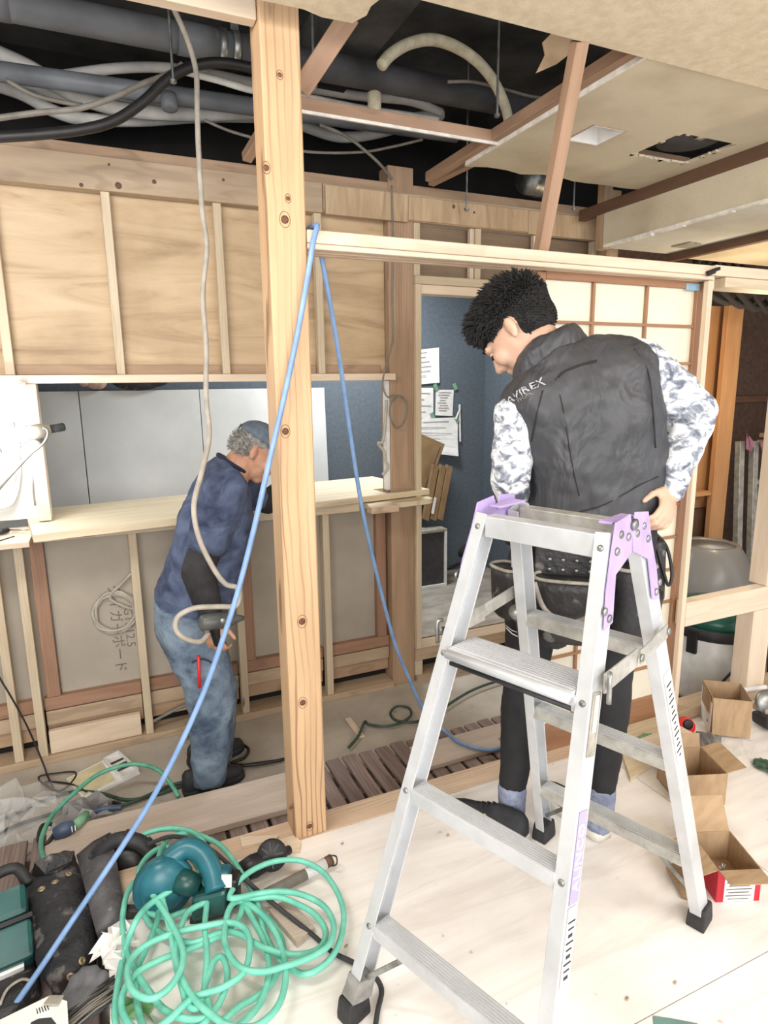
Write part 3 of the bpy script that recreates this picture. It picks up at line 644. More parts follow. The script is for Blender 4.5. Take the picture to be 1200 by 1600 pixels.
hose_px('bent_conduit', [(596, 102), (612, 84), (640, 68), (675, 62), (710, 72), (745, 95), (772, 128), (790, 168), (797, 205)], 2.35, .021, CONDUIT, 'cream conduit bent in an arch under the slab', 'conduit', dY=.12)
m = MB(); c = at(585, 163, Y=2.66); m.lathe(c+V((0, 0, -.035)), (0, 0, 1), [(.026, 0), (.028, .01), (.028, .075), (.022, .08)], 16)
m.build('pipe_cap', CONDUIT, None, True, label='short cream pipe cap below the dark wrapped pipe', cat='pipe cap')
def rod(px, y0, y1, Y, lab, r=.005):
    a = at(px, y0, Y=Y); z1 = at(px, y1, Y=Y).z
    o = thing('hanger_rod', lab, 'rod', (a.x, Y, min(a.z, z1)), 'hanger rods in the ceiling void')
    MB().tube([(a.x, Y, 2.95), (a.x, Y, z1)], r, 6).build('rod', STEEL, o); MB().lathe((a.x, Y, z1+.004), (0, 0, 1), [(.012, 0), (.012, .01)], 6).build('nut', STEEL, o)
rod(487, 10, 140, 2.3, 'thin rod hanging beside the cedar post'); rod(780, 20, 185, 2.35, 'long thin rod hanging in front of the arched conduit'); rod(730, 240, 330, 2.9, 'thin rod hanging in front of the far wall fascia'); rod(898, 280, 330, 2.85, 'thin rod hanging beside the wall end')
rod(262, 0, 130, 2.6, 'thin rod hanging above the black cable bend')
m = MB(); q = [at(x, y, Y=1.72) for x, y in ((862, 52), (900, 62), (893, 82), (870, 100), (838, 114), (852, 85), (848, 66))]
m.prism(q, (0, .004, 0)); m.build('torn_paper', CARD, None, label='torn scrap of brown paper hanging behind the ceiling strut', cat='paper')
m = MB(); q = at(838, 285, Y=3.0); m.lathe(q, (1, .3, 0), [(.07, -.09), (.075, -.06), (.07, -.03), (.075, 0), (.07, .03), (.075, .06), (.07, .09)], 20)
m.build('foil_duct', STEEL, None, True, label='shiny foil duct in the dark behind the strut', cat='duct')
for k in range(3):
    tbox('slab_rib', (-2, 2.45+.0*k, 2.86), (4, 2.47, 2.949), W_DKBR, None) if False else None
MB().box((.95, 1.2, 2.80), (1.2, 3.5, 2.949)).build('ceiling_slab_beam', SLAB, None, label='concrete rib under the dark slab', cat='beam', kind='structure')

# ------------------------------------------------------------------ loose cables on the far wall
hose_px('wall_cable', [(612, 290), (614, 380), (613, 470), (614, 530), (603, 570), (598, 600), (605, 620), (616, 618), (630, 622), (636, 640), (630, 662), (618, 668), (609, 650), (611, 630), (620, 620)], 2.955, .0045, GREYCD, 'grey cable looped on the old corner post', 'cable')
hose_px('wall_cable', [(604, 625), (602, 660), (598, 690), (591, 693), (600, 705), (602, 720), (606, 730), (598, 742)], 3.0, .008, GREYC, 'kinked pale grey cable hanging in the serving hatch', 'cable')
co = []
for k in range(34):
    a_ = k/10*2*math.pi; rr_ = .088+.008*math.sin(k*1.7); co.append(at(180, 957, Y=3.052)+V((math.cos(a_)*rr_, .004*math.sin(k), math.sin(a_)*rr_*1.05)))
co = [at(206, 895, Y=3.04), at(190, 912, Y=3.045), at(172, 935, Y=3.05)]+co
cable('cable_coil', co, .0075, GREYC, None, 4, 8, label='coil of grey cable hanging on the plasterboard under the counter', cat='cable')

# ------------------------------------------------------------------ work lamp at the left
LP = at(14, 682, Y=2.90)
wlmp = thing('work_lamp', 'glaring caged work lamp clamped on the hatch stud at the left', 'lamp', LP)
MB().lathe(LP, (1, .1, .15), [(.004, -.05), (.026, -.035), (.036, -.01), (.034, .02), (.018, .05), (.018, .06)], 16).build('bulb', BULB, wlmp, True)
ax = V((1, .1, .15)).normalized(); u1 = ax.orthogonal().normalized(); v1 = ax.cross(u1)
for k in range(6):
    e = u1*math.cos(k*math.pi/3)+v1*math.sin(k*math.pi/3)
    MB().tube(crom([LP+ax*.07+e*.03, LP+ax*.03+e*.055, LP-ax*.04+e*.055, LP-ax*.085+e*.02], 4), .0022, 6).build('cage_wire', STEEL, wlmp, True)
for hh, rr_ in ((.03, .055), (-.04, .055)): MB().tube([LP+ax*hh+(u1*math.cos(k*.5236)+v1*math.sin(k*.5236))*rr_ for k in range(12)], .0022, 6, closed=True).build('cage_ring', STEEL, wlmp, True)
MB().lathe(LP, ax, [(.024, .06), (.03, .065), (.03, .12), (.022, .125), (.022, .15)], 14).build('socket', GREYC, wlmp, True)
MB().lathe(LP, ax, [(.017, .15), (.017, .2), (.01, .205)], 12).build('plug', INKD, wlmp, True)
m = MB(); m.bar(LP+ax*.09+V((0, .02, -.02)), LP+ax*.11+V((0, .075, -.05)), (0, 0, 1), .03, .012); m.build('clamp', STEEL, wlmp)
lc_ = hose_px('lamp_cord', [(67, 668), (74, 672), (74, 682), (66, 695), (50, 708), (36, 722), (20, 740), (6, 756), (-10, 775)], 2.88, .005, GREYCD, None, None); lc_.parent = wlmp; lc_.location = lc_.location-wlmp.location
hose_px('hanging_wire', [(52, 690), (54, 720), (52, 760), (55, 790)], 3.06, .004, GREYCD, 'thin cord hanging behind the hatch stud', 'cord')
hose_px('white_hose', [(-20, 690), (5, 688), (24, 705), (28, 740), (22, 775), (10, 790), (-20, 796)], 3.06, .012, WHITEPL, 'white hose looped on the panel left of the hatch', 'hose')
hose_px('white_hose', [(-20, 775), (0, 768), (16, 750), (28, 738)], 3.02, .008, WHITEPL, 'second white hose crossing the panel left of the hatch', 'hose')
m = MB(); q = at(36, 603, Y=2.95)
for k in range(5): m.tube([q+V((random.uniform(-.02, .02), 0, .02)), q+V((random.uniform(-.03, .03), -.01, -.01)), q+V((random.uniform(-.02, .02), 0, -.04))], .004, 6)
m.build('tied_tape', WHITEPL, None, True, label='knotted white tape at the corner of the hatch ledge', cat='tape')
lpt = point('work_lamp_light', LP+V((.0, -.08, .0)), 5, (.93, .97, 1), .04)
# small tool on the left board
sc = thing('screwdriver', 'black handled screwdriver lying at the left end of the counter board', 'screwdriver', at(10, 833, Z=.87))
a = at(-4, 832, Z=.883); b = at(12, 828, Z=.883); e = at(44, 828, Z=.883)
MB().tube([a, b], .012, 10).build('handle', BLACKP, sc, True); MB().tube([b, e], .003, 8).build('shaft', STEEL, sc, True)
MB().bar(at(-4, 846, Z=.87), at(22, 838, Z=.87), (0, 0, 1), .003, .008).build('pencil', INKD, None, label='dark pencil beside the screwdriver on the board', cat='pencil')
# ================================================================== step ladder
AZ = math.radians(159.101); LU = V((math.sin(AZ), math.cos(AZ), 0)); LVv = V((.934, .357, 0)); LVv = (LVv-LU*LVv.dot(LU)).normalized()
LC = V((.8994, 1.085, 0)); WB, WT, SP, GP, LH, DZ = .4853, .2867, .8534, .1238, 1.159, .3119
def lp(side, fr, z, du=0, dv=0):
    k = z/LH
    return LC+LU*(side*((WB+(WT-WB)*k)/2)+du*side)+LVv*(fr*((SP+(GP-SP)*k)/2)+dv*fr)+V((0, 0, z))
ld = thing('step_ladder', 'dusty aluminium folding stepladder with lilac hinges on the plywood floor', 'ladder', LC)
RW, RD = .030, .050
for sd in (-1, 1):
    for fr in (-1, 1):
        a = lp(sd, fr, .028); b = lp(sd, fr, LH); ax = (b-a).normalized()
        un = (LU*sd); un = (un-ax*un.dot(ax)).normalized(); vn = ax.cross(un).normalized()
        if vn.dot(LVv*fr) < 0: vn = -vn
        m = MB()                                   # C channel, open towards the rungs
        prof = [(-RW/2, -RD/2), (RW/2, -RD/2), (RW/2, RD/2), (-RW/2, RD/2), (-RW/2, RD/2-.004), (RW/2-.004, RD/2-.004), (RW/2-.004, -RD/2+.004), (-RW/2, -RD/2+.004)]
        m.rings([[p+un*x+vn*y for x, y in prof] for p in (a, b)])
        r_ = m.build('rail', ALU, ld, bevel=.0012)
        m = MB(); f0 = a-ax*.028
        q = a-ax*.0
        m.rings([[V((p.x, p.y, zz)) for p in (q+un*x*s_+vn*y*s_ for x, y in ((-.022, -.032), (.022, -.032), (.022, .032), (-.022, .032)))] for zz, s_ in ((.0, 1.1), (.018, 1.1), (.05, 1.0), (.062, .92))])
        m.build('rubber_foot', RUBBER, ld, bevel=.004)
        # rivets where rungs meet the rail
        for n in range(4):
            z = LH-.03-n*DZ if n == 0 else LH-n*DZ
            c = lp(sd, fr, z)+vn*(RD/2)
            MB().lathe(c, vn, [(.007, 0), (.006, .002), (.003, .0035)], 10).build('rivet', STEEL, r_, True)
for fr in (-1, 1):
    for n in range(4):
        z = LH-.022 if n == 0 else LH-n*DZ
        a = lp(-1, fr, z); b = lp(1, fr, z); d = (b-a).normalized()
        hh = .048 if n == 0 else .032; dp = .04 if n == 0 else .05
        m = MB(); m.bar(a+d*.013, b-d*.013, (0, 0, 1), hh, dp)
        rg = m.build('rung', ALU_D if fr > 0 else ALU, ld, bevel=.002)
        if n:
            g = MB(); vn = V((-d.y, d.x, 0))
            for k in range(7): g.bar(a+d*.015+vn*(k-3)*.0065+V((0, 0, hh/2+.0008)), b-d*.015+vn*(k-3)*.0065+V((0, 0, hh/2+.0008)), (0, 0, 1), .0016, .003)
            g.build('tread_ribs', ALU, rg, kind='stuff')
# wide standing step on the front, second rung
a = lp(-1, -1, LH-DZ+.02); b = lp(1, -1, LH-DZ+.02); d = (b-a).normalized(); vn = V((-d.y, d.x, 0))
if vn.dot(LVv) > 0: vn = -vn
st = MB().bar(a+d*.016-vn*.012, b-d*.016-vn*.012, (0, 0, 1), .014, .095).build('standing_step', ALU, ld, bevel=.002)
g = MB()
for k in range(9): g.bar(a+d*.02-vn*(.048-k*.009)+V((0, 0, .008)), b-d*.02-vn*(.048-k*.009)+V((0, 0, .008)), (0, 0, 1), .002, .0035)
g.build('tread_ribs', ALU, st, kind='stuff')
MB().tube([a+d*.018+vn*.04+V((0, 0, -.006)), b-d*.018+vn*.04+V((0, 0, -.006))], .011, 12).build('rounded_nose', ALU, st, True)
MB().tube([a+d*.02+vn*.03+V((0, 0, -.03)), b-d*.02+vn*.03+V((0, 0, -.03))], .006, 8).build('dark_seal', RUBBER, st, True)
for sd in (-1, 1):
    e = lp(sd, -1, .10, du=-.012); MB().bar(e, lp(sd, -1, .235, du=-.13), (0, 0, 1), .012, .004).build('corner_stay', STEEL, ld)
    e = lp(sd, 1, .10, du=-.012); MB().bar(e, lp(sd, 1, .235, du=-.13), (0, 0, 1), .012, .004).build('corner_stay', STEEL, ld)
# hinge plates
def plate(sd, fr, poly, name='hinge_plate', th=.004):
    # poly in (distance along v towards that leg, height) on the outside of the rails
    m = MB(); pts = []
    for vv, z in poly:
        k = z/LH; uu = sd*((WB+(WT-WB)*min(k, 1.0))/2+RW/2+.003)
        pts.append(LC+LU*uu+LVv*(fr*vv)+V((0, 0, z)))
    m.prism(pts, LU*sd*th); p_ = m.build(name, LILAC, ld, bevel=.001); return p_, pts
def axisv(z): k = z/LH; return (SP+(GP-SP)*k)/2
for sd in (-1, 1):
    for fr in (-1, 1):
        z0 = LH-.165; z1 = LH-.10; z2 = LH-.03; z3 = LH+.035
        poly = [(axisv(z0)-.02, z0), (axisv(z0)+.015, z0-.008), (axisv(z1)+.022, z1), (axisv(z2)+.02, z2), (axisv(LH)+.012, z3-.008), (.012, z3), (.0, LH-.005), (.004, LH-.045), (axisv(z1)-.018, LH-.075)]
        p_, pts = plate(sd, fr, poly)
        for vv, z in ((axisv(z0)-.004, z0+.012), (axisv(z0)+.013, z0+.03), (axisv(z2), z2), (axisv(LH)-.01, LH), (.02, LH-.01)):
            uu = sd*((WB+(WT-WB)*z/LH)/2+RW/2+.007)
            MB().lathe(LC+LU*uu+LVv*(fr*vv)+V((0, 0, z)), LU*sd, [(.0085, 0), (.008, .003), (.004, .005)], 10).build('rivet', STEEL, p_, True)
    m = MB(); c = LC+LU*(sd*(WT/2-.012))+V((0, 0, LH+.018)); m.obox(c, LVv, LU, (0, 0, 1), .10, .03, .006); m.build('hinge_cap', LILAC, ld, bevel=.002)
    MB().lathe(LC+LU*(sd*(WT/2+RW/2+.008))+V((0, 0, LH+.012)), LU*sd, [(.012, 0), (.012, .006), (.006, .009)], 12).build('hinge_pin', STEEL, ld, True)
    # folding stay between front and rear rails
    zf, zr = LH-.27, LH-.245
    o_ = LU*sd*(RW/2+.012)
    a = lp(sd, -1, zf)+o_; b = lp(sd, 1, zr)+o_; mid = a.lerp(b, .52)+V((0, 0, -.006))
    MB().bar(a, mid, (0, 0, 1), .042, .005).build('stay', ALU_D, ld, bevel=.002); MB().bar(mid+LU*sd*.006, b+LU*sd*.006, (0, 0, 1), .034, .005).build('stay', ALU_D, ld, bevel=.002)
    for p in (a, b, mid): MB().lathe(p+LU*sd*.009, LU*sd, [(.009, 0), (.008, .003)], 10).build('stay_rivet', STEEL, ld, True)
    MB().tube(crom([a+LU*sd*.01+V((0, 0, .025)), a+LU*sd*.016+V((0, 0, .02))-LVv*.012, a+LU*sd*.016+V((0, 0, -.03))-LVv*.01], 4), .005, 8).build('stay_hook', STEEL, ld, True)
# stickers
def sticker(sd, fr, z0, z1, w, m_, name, face='u', off=.0025):
    a = lp(sd, fr, z0); b = lp(sd, fr, z1); ax = (b-a).normalized(); un = (LU*sd); un = (un-ax*un.dot(ax)).normalized(); vn = ax.cross(un).normalized()
    n, t = (un, vn) if face == 'u' else (vn, un)
    if face == 'u': base = RW/2
    else:
        base = RD/2
        if n.dot(LVv*fr) < 0: n = -n
    m = MB(); c = (a+b)/2+n*(base+off*.5); m.obox(c, ax, t, n, (b-a).length, w, .0008); o = m.build(name, m_, ld)
    return o, c+n*.0008, ax, t, n
LILACL = mat('lilac_label', (176, 166, 206), (164, 154, 196), 10, .5)
o, c, ax, t_, n = sticker(1, -1, .50, .66, .034, LILACL, 'brand_label')
text('lettering', 'ALINCO', .034, c, ax, n.cross(ax), WHITEP, o)
o, c, ax, t_, n = sticker(1, -1, .36, .495, .034, WHITEP, 'notice_label')
for k in range(9): MB().obox(c+ax*(-.055+k*.0125)+n*.0006, ax, t_, n, .003 if k % 3 else .006, .022+.006*((k*7) % 3-1), .0004).build('print_line', INKD, o)
o, c, ax, t_, n = sticker(1, -1, .755, .87, .034, GREYTRIM, 'torn_label')
MB().obox(c+ax*.02+n*.0006, ax, t_, n, .07, .016, .0006).build('paper_remnant', WHITEP, o)
o, c, ax, t_, n = sticker(1, 1, .55, .80, .034, WHITEP, 'caution_label')
for k in range(14): MB().obox(c+ax*(-.11+k*.016)+n*.0006, ax, t_, n, .004, .018+.008*((k*5) % 3-1), .0004).build('print_line', INKD, o)
# tape round the near left foot
a = lp(-1, -1, .055); b = lp(-1, -1, .105); ax = (b-a).normalized(); un = (LU*-1); un = (un-ax*un.dot(ax)).normalized(); vn = ax.cross(un)
m = MB(); m.rings([[p+un*x*s_+vn*y*s_ for x, y in ((-.018, -.028), (.018, -.028), (.021, 0), (.018, .028), (-.018, .028), (-.02, 0))] for p, s_ in ((a, 1.12), (a.lerp(b, .4), 1.05), (b, 1.02))])
m.build('foot_tape', mat('grey_cloth_tape', (150, 148, 144), (118, 116, 112), 30, .6, bump=.3), ld)
# ================================================================== people
def cloth(name, c1, c2, scale=6, rough=.8, bump=.5, bscale=9, stretch=(1, 1, 1), ramp=(.35, .65), third=None, dist=.02):
    t = NT(name); vec = t.coords(stretch, False)
    nz = t.noise(vec, scale, 6, .62, .6)
    st = [(ramp[0], lin(c2)), (ramp[1], lin(c1))]
    if third: st = [(ramp[0]-.12, lin(third))]+st
    col = t.ramp(nz, st)
    t.bump(t.noise(vec, bscale, 3, .5, .8), bump, dist); return t.done(col, rough)
SKIN = mat('skin', (206, 170, 148), (194, 154, 130), 12, .5, rnd=False)
SKIN_O = mat('weathered_skin', (196, 150, 124), (174, 126, 102), 14, .55, rnd=False)
HAIRB = mat('black_hair', (30, 28, 28), (14, 13, 13), 60, .75, rnd=False)
HAIRG = mat('grey_hair', (150, 146, 140), (96, 92, 88), 60, .6, rnd=False)
VEST = cloth('charcoal_nylon', (70, 71, 76), (50, 51, 55), 5, .5, .9, 9, (1, 1, .6), dist=.03)
CAMO = cloth('snow_camouflage', (238, 240, 244), (150, 156, 168), 26, .8, .4, 14, (1, 1, 1.5), (.46, .54), (84, 90, 106))
TIGHTS = cloth('black_tights', (34, 34, 38), (22, 22, 25), 8, .75, .3, 12)
TIEDYE = cloth('tie_dyed_cotton', (88, 100, 128), (44, 52, 78), 9, .85, .4, 10, (1, 1, 1.3), (.36, .66), (26, 34, 62))
DENIM = cloth('faded_denim', (122, 138, 154), (66, 82, 102), 7, .85, .5, 14, (1, 1, 1), (.36, .62), (44, 56, 74))
BLKSLEEVE = cloth('black_stretch_sleeve', (46, 44, 46), (28, 27, 29), 10, .8, .3, 16)
SOCK = cloth('grey_blue_sock', (150, 158, 180), (118, 126, 150), 30, .9, .4, 60)
SHOE = mat('black_shoe', (44, 45, 50), (28, 29, 33), 20, .7, rnd=False)
SOLE = mat('off_white_sole', (226, 222, 212), (196, 190, 178), 20, .7, rnd=False)
CAPM = cloth('grey_blue_cap', (104, 116, 128), (84, 96, 108), 30, .85, .3, 40)

def organic(mb, name, m, parent, voxel=.009, smooth=4, disp=None, fac=.5):
    o = mb.build(name, m, parent, True)
    r = o.modifiers.new('remesh', 'REMESH'); r.mode = 'VOXEL'; r.voxel_size = voxel; r.use_smooth_shade = True
    if smooth: s = o.modifiers.new('smooth', 'SMOOTH'); s.factor = fac; s.iterations = smooth
    if disp:
        tx = bpy.data.textures.new(name+'_folds', 'CLOUDS'); tx.noise_scale = disp[1]; tx.noise_depth = 2
        d = o.modifiers.new('folds', 'DISPLACE'); d.texture = tx; d.strength = disp[0]; d.mid_level = .5; d.texture_coords = 'LOCAL'
    return o
def sil(mb, rows, seg=22, ex=2.6, tdir=None):
    """loft through silhouettes: rows of (left point, right point, half thickness towards the viewer)"""
    rings = []
    for L, R, t in rows:
        c = (L+R)/2; u = (R-L)/2
        w_ = V(tdir) if tdir else c-CAM
        if not tdir: w_.z = 0
        w_.normalize()
        w_ = (w_-u.normalized()*w_.dot(u.normalized())).normalized()*t
        ring = []
        for k in range(seg):
            a = 2*math.pi*k/seg; ca, sa = math.cos(a), math.sin(a)
            x = math.copysign(abs(ca)**(2/ex), ca); y = math.copysign(abs(sa)**(2/ex), sa)
            ring.append(c+u*x+w_*y)
        rings.append(ring)
    return mb.rings(rings)
def limb(mb, pts):
    for (p0, r0), (p1, r1) in zip(pts, pts[1:]): mb.caps(p0, r0, p1, r1)
    return mb
def hand(mb, wrist, d, n, th, curl=.5, s=1.0):
    d = V(d).normalized(); n = V(n); n = (n-d*n.dot(d)).normalized(); side = d.cross(n)
    if side.dot(V(th)) < 0: side = -side
    w_ = V(wrist)
    mb.caps(w_-d*.02*s, .024*s, w_+d*.02*s, .027*s)
    mb.ell(w_+d*.048*s, d*.052*s, side*.041*s, n*.017*s)
    mb.ell(w_+d*.07*s, d*.03*s, side*.041*s, n*.014*s)
    for k, (L, o) in enumerate(((.072, .031), (.082, .0105), (.076, -.0105), (.06, -.031))):
        p = w_+d*(.086-.004*abs(k-1))*s+side*o*s; dd = (d+side*(o*2.2)).normalized(); r = .0092*s
        for j, f in enumerate((.45, .32, .25)):
            ang = curl*(.7+.35*j); q_ = Quaternion(d.cross(n), ang) if True else None
            dd = (dd*math.cos(ang)+n*math.sin(ang)).normalized() if j == 0 else (dd*math.cos(ang)+(n-d*.9).normalized()*math.sin(ang)).normalized()
            e = p+dd*L*f*s; mb.caps(p, r, e, r*.92, 8); p = e; r *= .92
    p = w_+d*.022*s+side*.03*s; dd = (d*.65+side*.62+n*.35).normalized(); e = p+dd*.042*s; mb.caps(p, .0125*s, e, .0105*s, 8)
    e2 = e+(dd*.5+d*.5+n*.3).normalized()*.034*s; mb.caps(e, .0105*s, e2, .0085*s, 8)
def head_prims(mb, c, f, u, s=1.0):
    f = V(f).normalized(); u = V(u); u = (u-f*u.dot(f)).normalized(); r = f.cross(u)
    P = lambda a, b, d: V(c)+(f*a+r*b+u*d)*s
    E = lambda p, a, b, d, sg=16, rn=11: mb.ell(p, f*a*s, r*b*s, u*d*s, sg, rn)
    E(P(-.012, 0, .028), .094, .075, .085); E(P(.02, 0, .0), .068, .068, .085)
    E(P(.032, 0, -.045), .052, .054, .06); E(P(.058, 0, -.085), .026, .03, .024)            # jaw, chin
    E(P(.082, 0, .022), .016, .05, .014)                                                    # brow
    for b in (-1, 1): E(P(.062, b*.04, -.022), .026, .024, .028)                             # cheeks
    mb.caps(P(.086, 0, .012), .009*s, P(.106, 0, -.026), .012*s, 10); E(P(.094, 0, -.03), .014, .019, .011)   # nose
    E(P(.084, 0, -.053), .012, .024, .007); E(P(.082, 0, -.064), .012, .021, .008)           # lips
    for b in (-1, 1):
        E(P(-.008, b*.075, -.006), .013, .008, .026); E(P(-.014, b*.081, .002), .012, .006, .023); E(P(-.004, b*.079, -.024), .008, .006, .010)
    return P, f, r, u

# ------------------------------------------------------------------ young man in the vest
ym = thing('person', 'young man in black vest, snow camouflage shirt and black tights behind the ladder', 'person', (1.25, 1.45, 0))
body = MB()
hc = atd(812, 519, 1.92)
f_im = -RT*.56-UPV*.66+FW*.5; u_im = -RT*.60+UPV*.72+FW*.30
P, hf, hr, hu = head_prims(body, hc, f_im, u_im, 1.1)
neck0 = atd(866, 560, 1.93)
limb(body, [(P(-.02, 0, -.05), .055), (neck0, .062)])
shL, shR = atd(806, 650, 1.82), atd(1000, 572, 1.97)
elL, haL = atd(797, 745, 1.80), atd(806, 808, 1.86)
elR, wrR = atd(1083, 645, 2.02), atd(1046, 765, 1.90)
hipL, hipR = V((1.185, 1.50, .93)), V((1.345, 1.405, .94))
knL, knR = atd(822, 1035, 1.93), atd(955, 1045, 1.96)
anL, anR = atd(800, 1245, 1.93), atd(938, 1250, 1.95)
limb(body, [(shL, .045), (elL, .038), (haL, .026)]); limb(body, [(shR, .05), (elR, .042), (wrR, .026)])
limb(body, [(neck0, .07), (atd(905, 640, 1.92), .11), (atd(925, 780, 1.92), .12), ((hipL+hipR)/2, .10)]); limb(body, [(shL, .05), (neck0, .06), (shR, .05)])
for h_, k_, a_ in ((hipL, knL, anL), (hipR, knR, anR)): limb(body, [(h_, .07), (k_, .048), (a_, .032)])
hand(body, wrR, (atd(1040, 806, 1.84)-wrR), -RT*.5+FW*.6, -FW*.4-RT, .7, .98)
hand(body, haL, V((.35, .75, -.35)), V((.9, -.3, 0)), V((0, 0, 1)), .5)
organic(body, 'body', SKIN, ym, .0055, 3)
for b in (-1, 1):
    m = MB(); m.ell(P(.083, b*.03, .004), hf*.008, hr*.014, hu*.0065); m.build('eyelid', SKIN, ym, True)
    m = MB(); m.tube([P(.084, b*.016, -.001), P(.0925, b*.03, -.004), P(.083, b*.045, -.002)], .0022, 6); m.build('eyelash', HAIRB, ym, True)
    m = MB(); m.tube([P(.095, b*.014, .024), P(.096, b*.032, .029), P(.084, b*.05, .023)], [.002, .0042, .002], 6); m.build('eyebrow', HAIRB, ym, True)
# hair: shell plus spiky clumps
hm = MB(); hm.ell(P(-.016, 0, .042), hf*.110, hr*.086, hu*.094, 22, 14); hm.ell(P(-.04, 0, .004), hf*.070, hr*.078, hu*.072, 18, 12); hm.ell(P(.042, 0, .082), hf*.05, hr*.06, hu*.036, 16, 10)
hmo = organic(hm, 'hair_mass', HAIRB, ym, .007, 2)
rr = random.Random(11); hs = MB()
bpy.context.view_layer.update(); dg = bpy.context.evaluated_depsgraph_get(); _ev = hmo.evaluated_get(dg); _me = _ev.to_mesh()
_vs = [(_ev.matrix_world @ v.co, v.normal.copy()) for v in _me.vertices]; _ev.to_mesh_clear()
for k in range(5200):
    base, d = rr.choice(_vs); rel = base-hc; a_ = rel.dot(hf); z_ = rel.dot(hu)
    if a_ > .06 and z_ < .05: continue
    if z_ < .022 and a_ > -.03: continue
    if z_ < -.045: continue
    top = max(0, min(1, (z_-.02)/.09))
    L = (.007 if z_ < .04 else .011)+.026*top*rr.uniform(.6, 1.15)+.002*max(0, a_/.1)*top
    g = (d*(.45+.35*top)+hf*.5*top-hu*.5*(1-top)+V((rr.uniform(-.3, .3), rr.uniform(-.3, .3), rr.uniform(-.3, .3)))).normalized()
    tip = base+g*L; mid = base+g*L*.55+d*.004
    hs.tube([base-d*.005, mid, tip], [.0032, .0024, .0003], 4, caps=False)
hs.build('hair_tufts', HAIRB, ym, True, kind='stuff')
# vest
vm = MB()
D = lambda x, y, d: atd(x, y, d)
rows = [((826, 806), (1030, 812), .125), ((826, 770), (1034, 775), .132), ((826, 735), (1034, 735), .138), ((818, 700), (1032, 690), .142), ((798, 668), (1029, 636), .145), ((782, 645), (1026, 596), .14), ((783, 622), (1019, 562), .13), ((796, 602), (1004, 540), .115), ((815, 578), (975, 529), .095), ((838, 552), (935, 527), .075)]
sil(vm, [(D(*l, 1.83), D(*r_, 1.99), t_) for l, r_, t_ in rows])
vest = organic(vm, 'vest', VEST, ym, .010, 3, (.024, .085))
cm = MB()
sil(cm, [(D(803, 606, 1.86), D(926, 545, 1.95), .098), (D(802, 585, 1.86), D(914, 528, 1.94), .095), (D(806, 560, 1.86), D(903, 514, 1.93), .09), (D(824, 536, 1.87), D(893, 506, 1.92), .075)], ex=2.2)
organic(cm, 'collar', VEST, vest, .009, 3, (.010, .05))
# stitched seams on the back of the vest
def onback(x, y, d): return atd(x, y, d)
def surf_line(name, pts, par, r=.0022, m_=None):
    MB().tube(crom([atd(x, y, d) for x, y, d in pts], 5), r, 6).build(name, m_ or BLACKP, par, True)
sd_ = lambda x: 1.915-.155+ (x-905)/205*.155*.0
# shirt sleeves
sm = MB(); limb(sm, [(shR+V((-.01, 0, .0)), .078), (shR.lerp(elR, .55), .074), (elR, .066)]); limb(sm, [(elR, .066), (elR.lerp(wrR, .5), .056), (wrR, .038)])
organic(sm, 'sleeve', CAMO, ym, .009, 3, (.016, .045))
sm = MB(); limb(sm, [(shL, .062), (shL.lerp(elL, .5), .058), (elL, .056)]); limb(sm, [(elL, .056), (haL, .042)])
organic(sm, 'sleeve', CAMO, ym, .009, 3, (.016, .045))
# tights
tm = MB()
for h_, k_, a_ in ((hipL, knL, anL), (hipR, knR, anR)):
    calf = k_.lerp(a_, .35)+(k_-V((0, 0, k_.z))-(a_-V((0, 0, a_.z))))*0
    limb(tm, [(h_+V((0, 0, -.02)), .105), (h_.lerp(k_, .45), .092), (k_, .068), (calf, .066), (a_.lerp(calf, .35), .05), (a_+V((0, 0, .03)), .044)])
sil(tm, [(D(828, 905, 1.86), D(1008, 905, 1.96), .12), (D(826, 850, 1.86), D(1020, 850, 1.96), .125), (D(830, 800, 1.86), D(1022, 800, 1.96), .12)])
organic(tm, 'tights', TIGHTS, ym, .010, 3, (.008, .05))
for a_ in (anL, anR):
    m = MB(); limb(m, [(a_+V((0, 0, .035)), .048), (a_+V((0, 0, -.03)), .046), (V((a_.x, a_.y, .055)), .046)]); organic(m, 'sock', SOCK, ym, .008, 2, (.005, .02))
text('tights_print', 'WORKS', .022, atd(797, 988, 1.835), RT*.9-UPV*.25, UPV, WHITEP, ym) if False else None
m = MB(); m.tube([atd(791, 981, 1.87), atd(800, 990, 1.845), atd(814, 997, 1.835)], .0018, 5); m.build('print_line', WHITEP, ym, True)
m = MB(); m.tube([atd(790, 977, 1.87), atd(800, 985, 1.845), atd(814, 990, 1.835)], .0012, 5); m.build('print_line', WHITEP, ym, True)
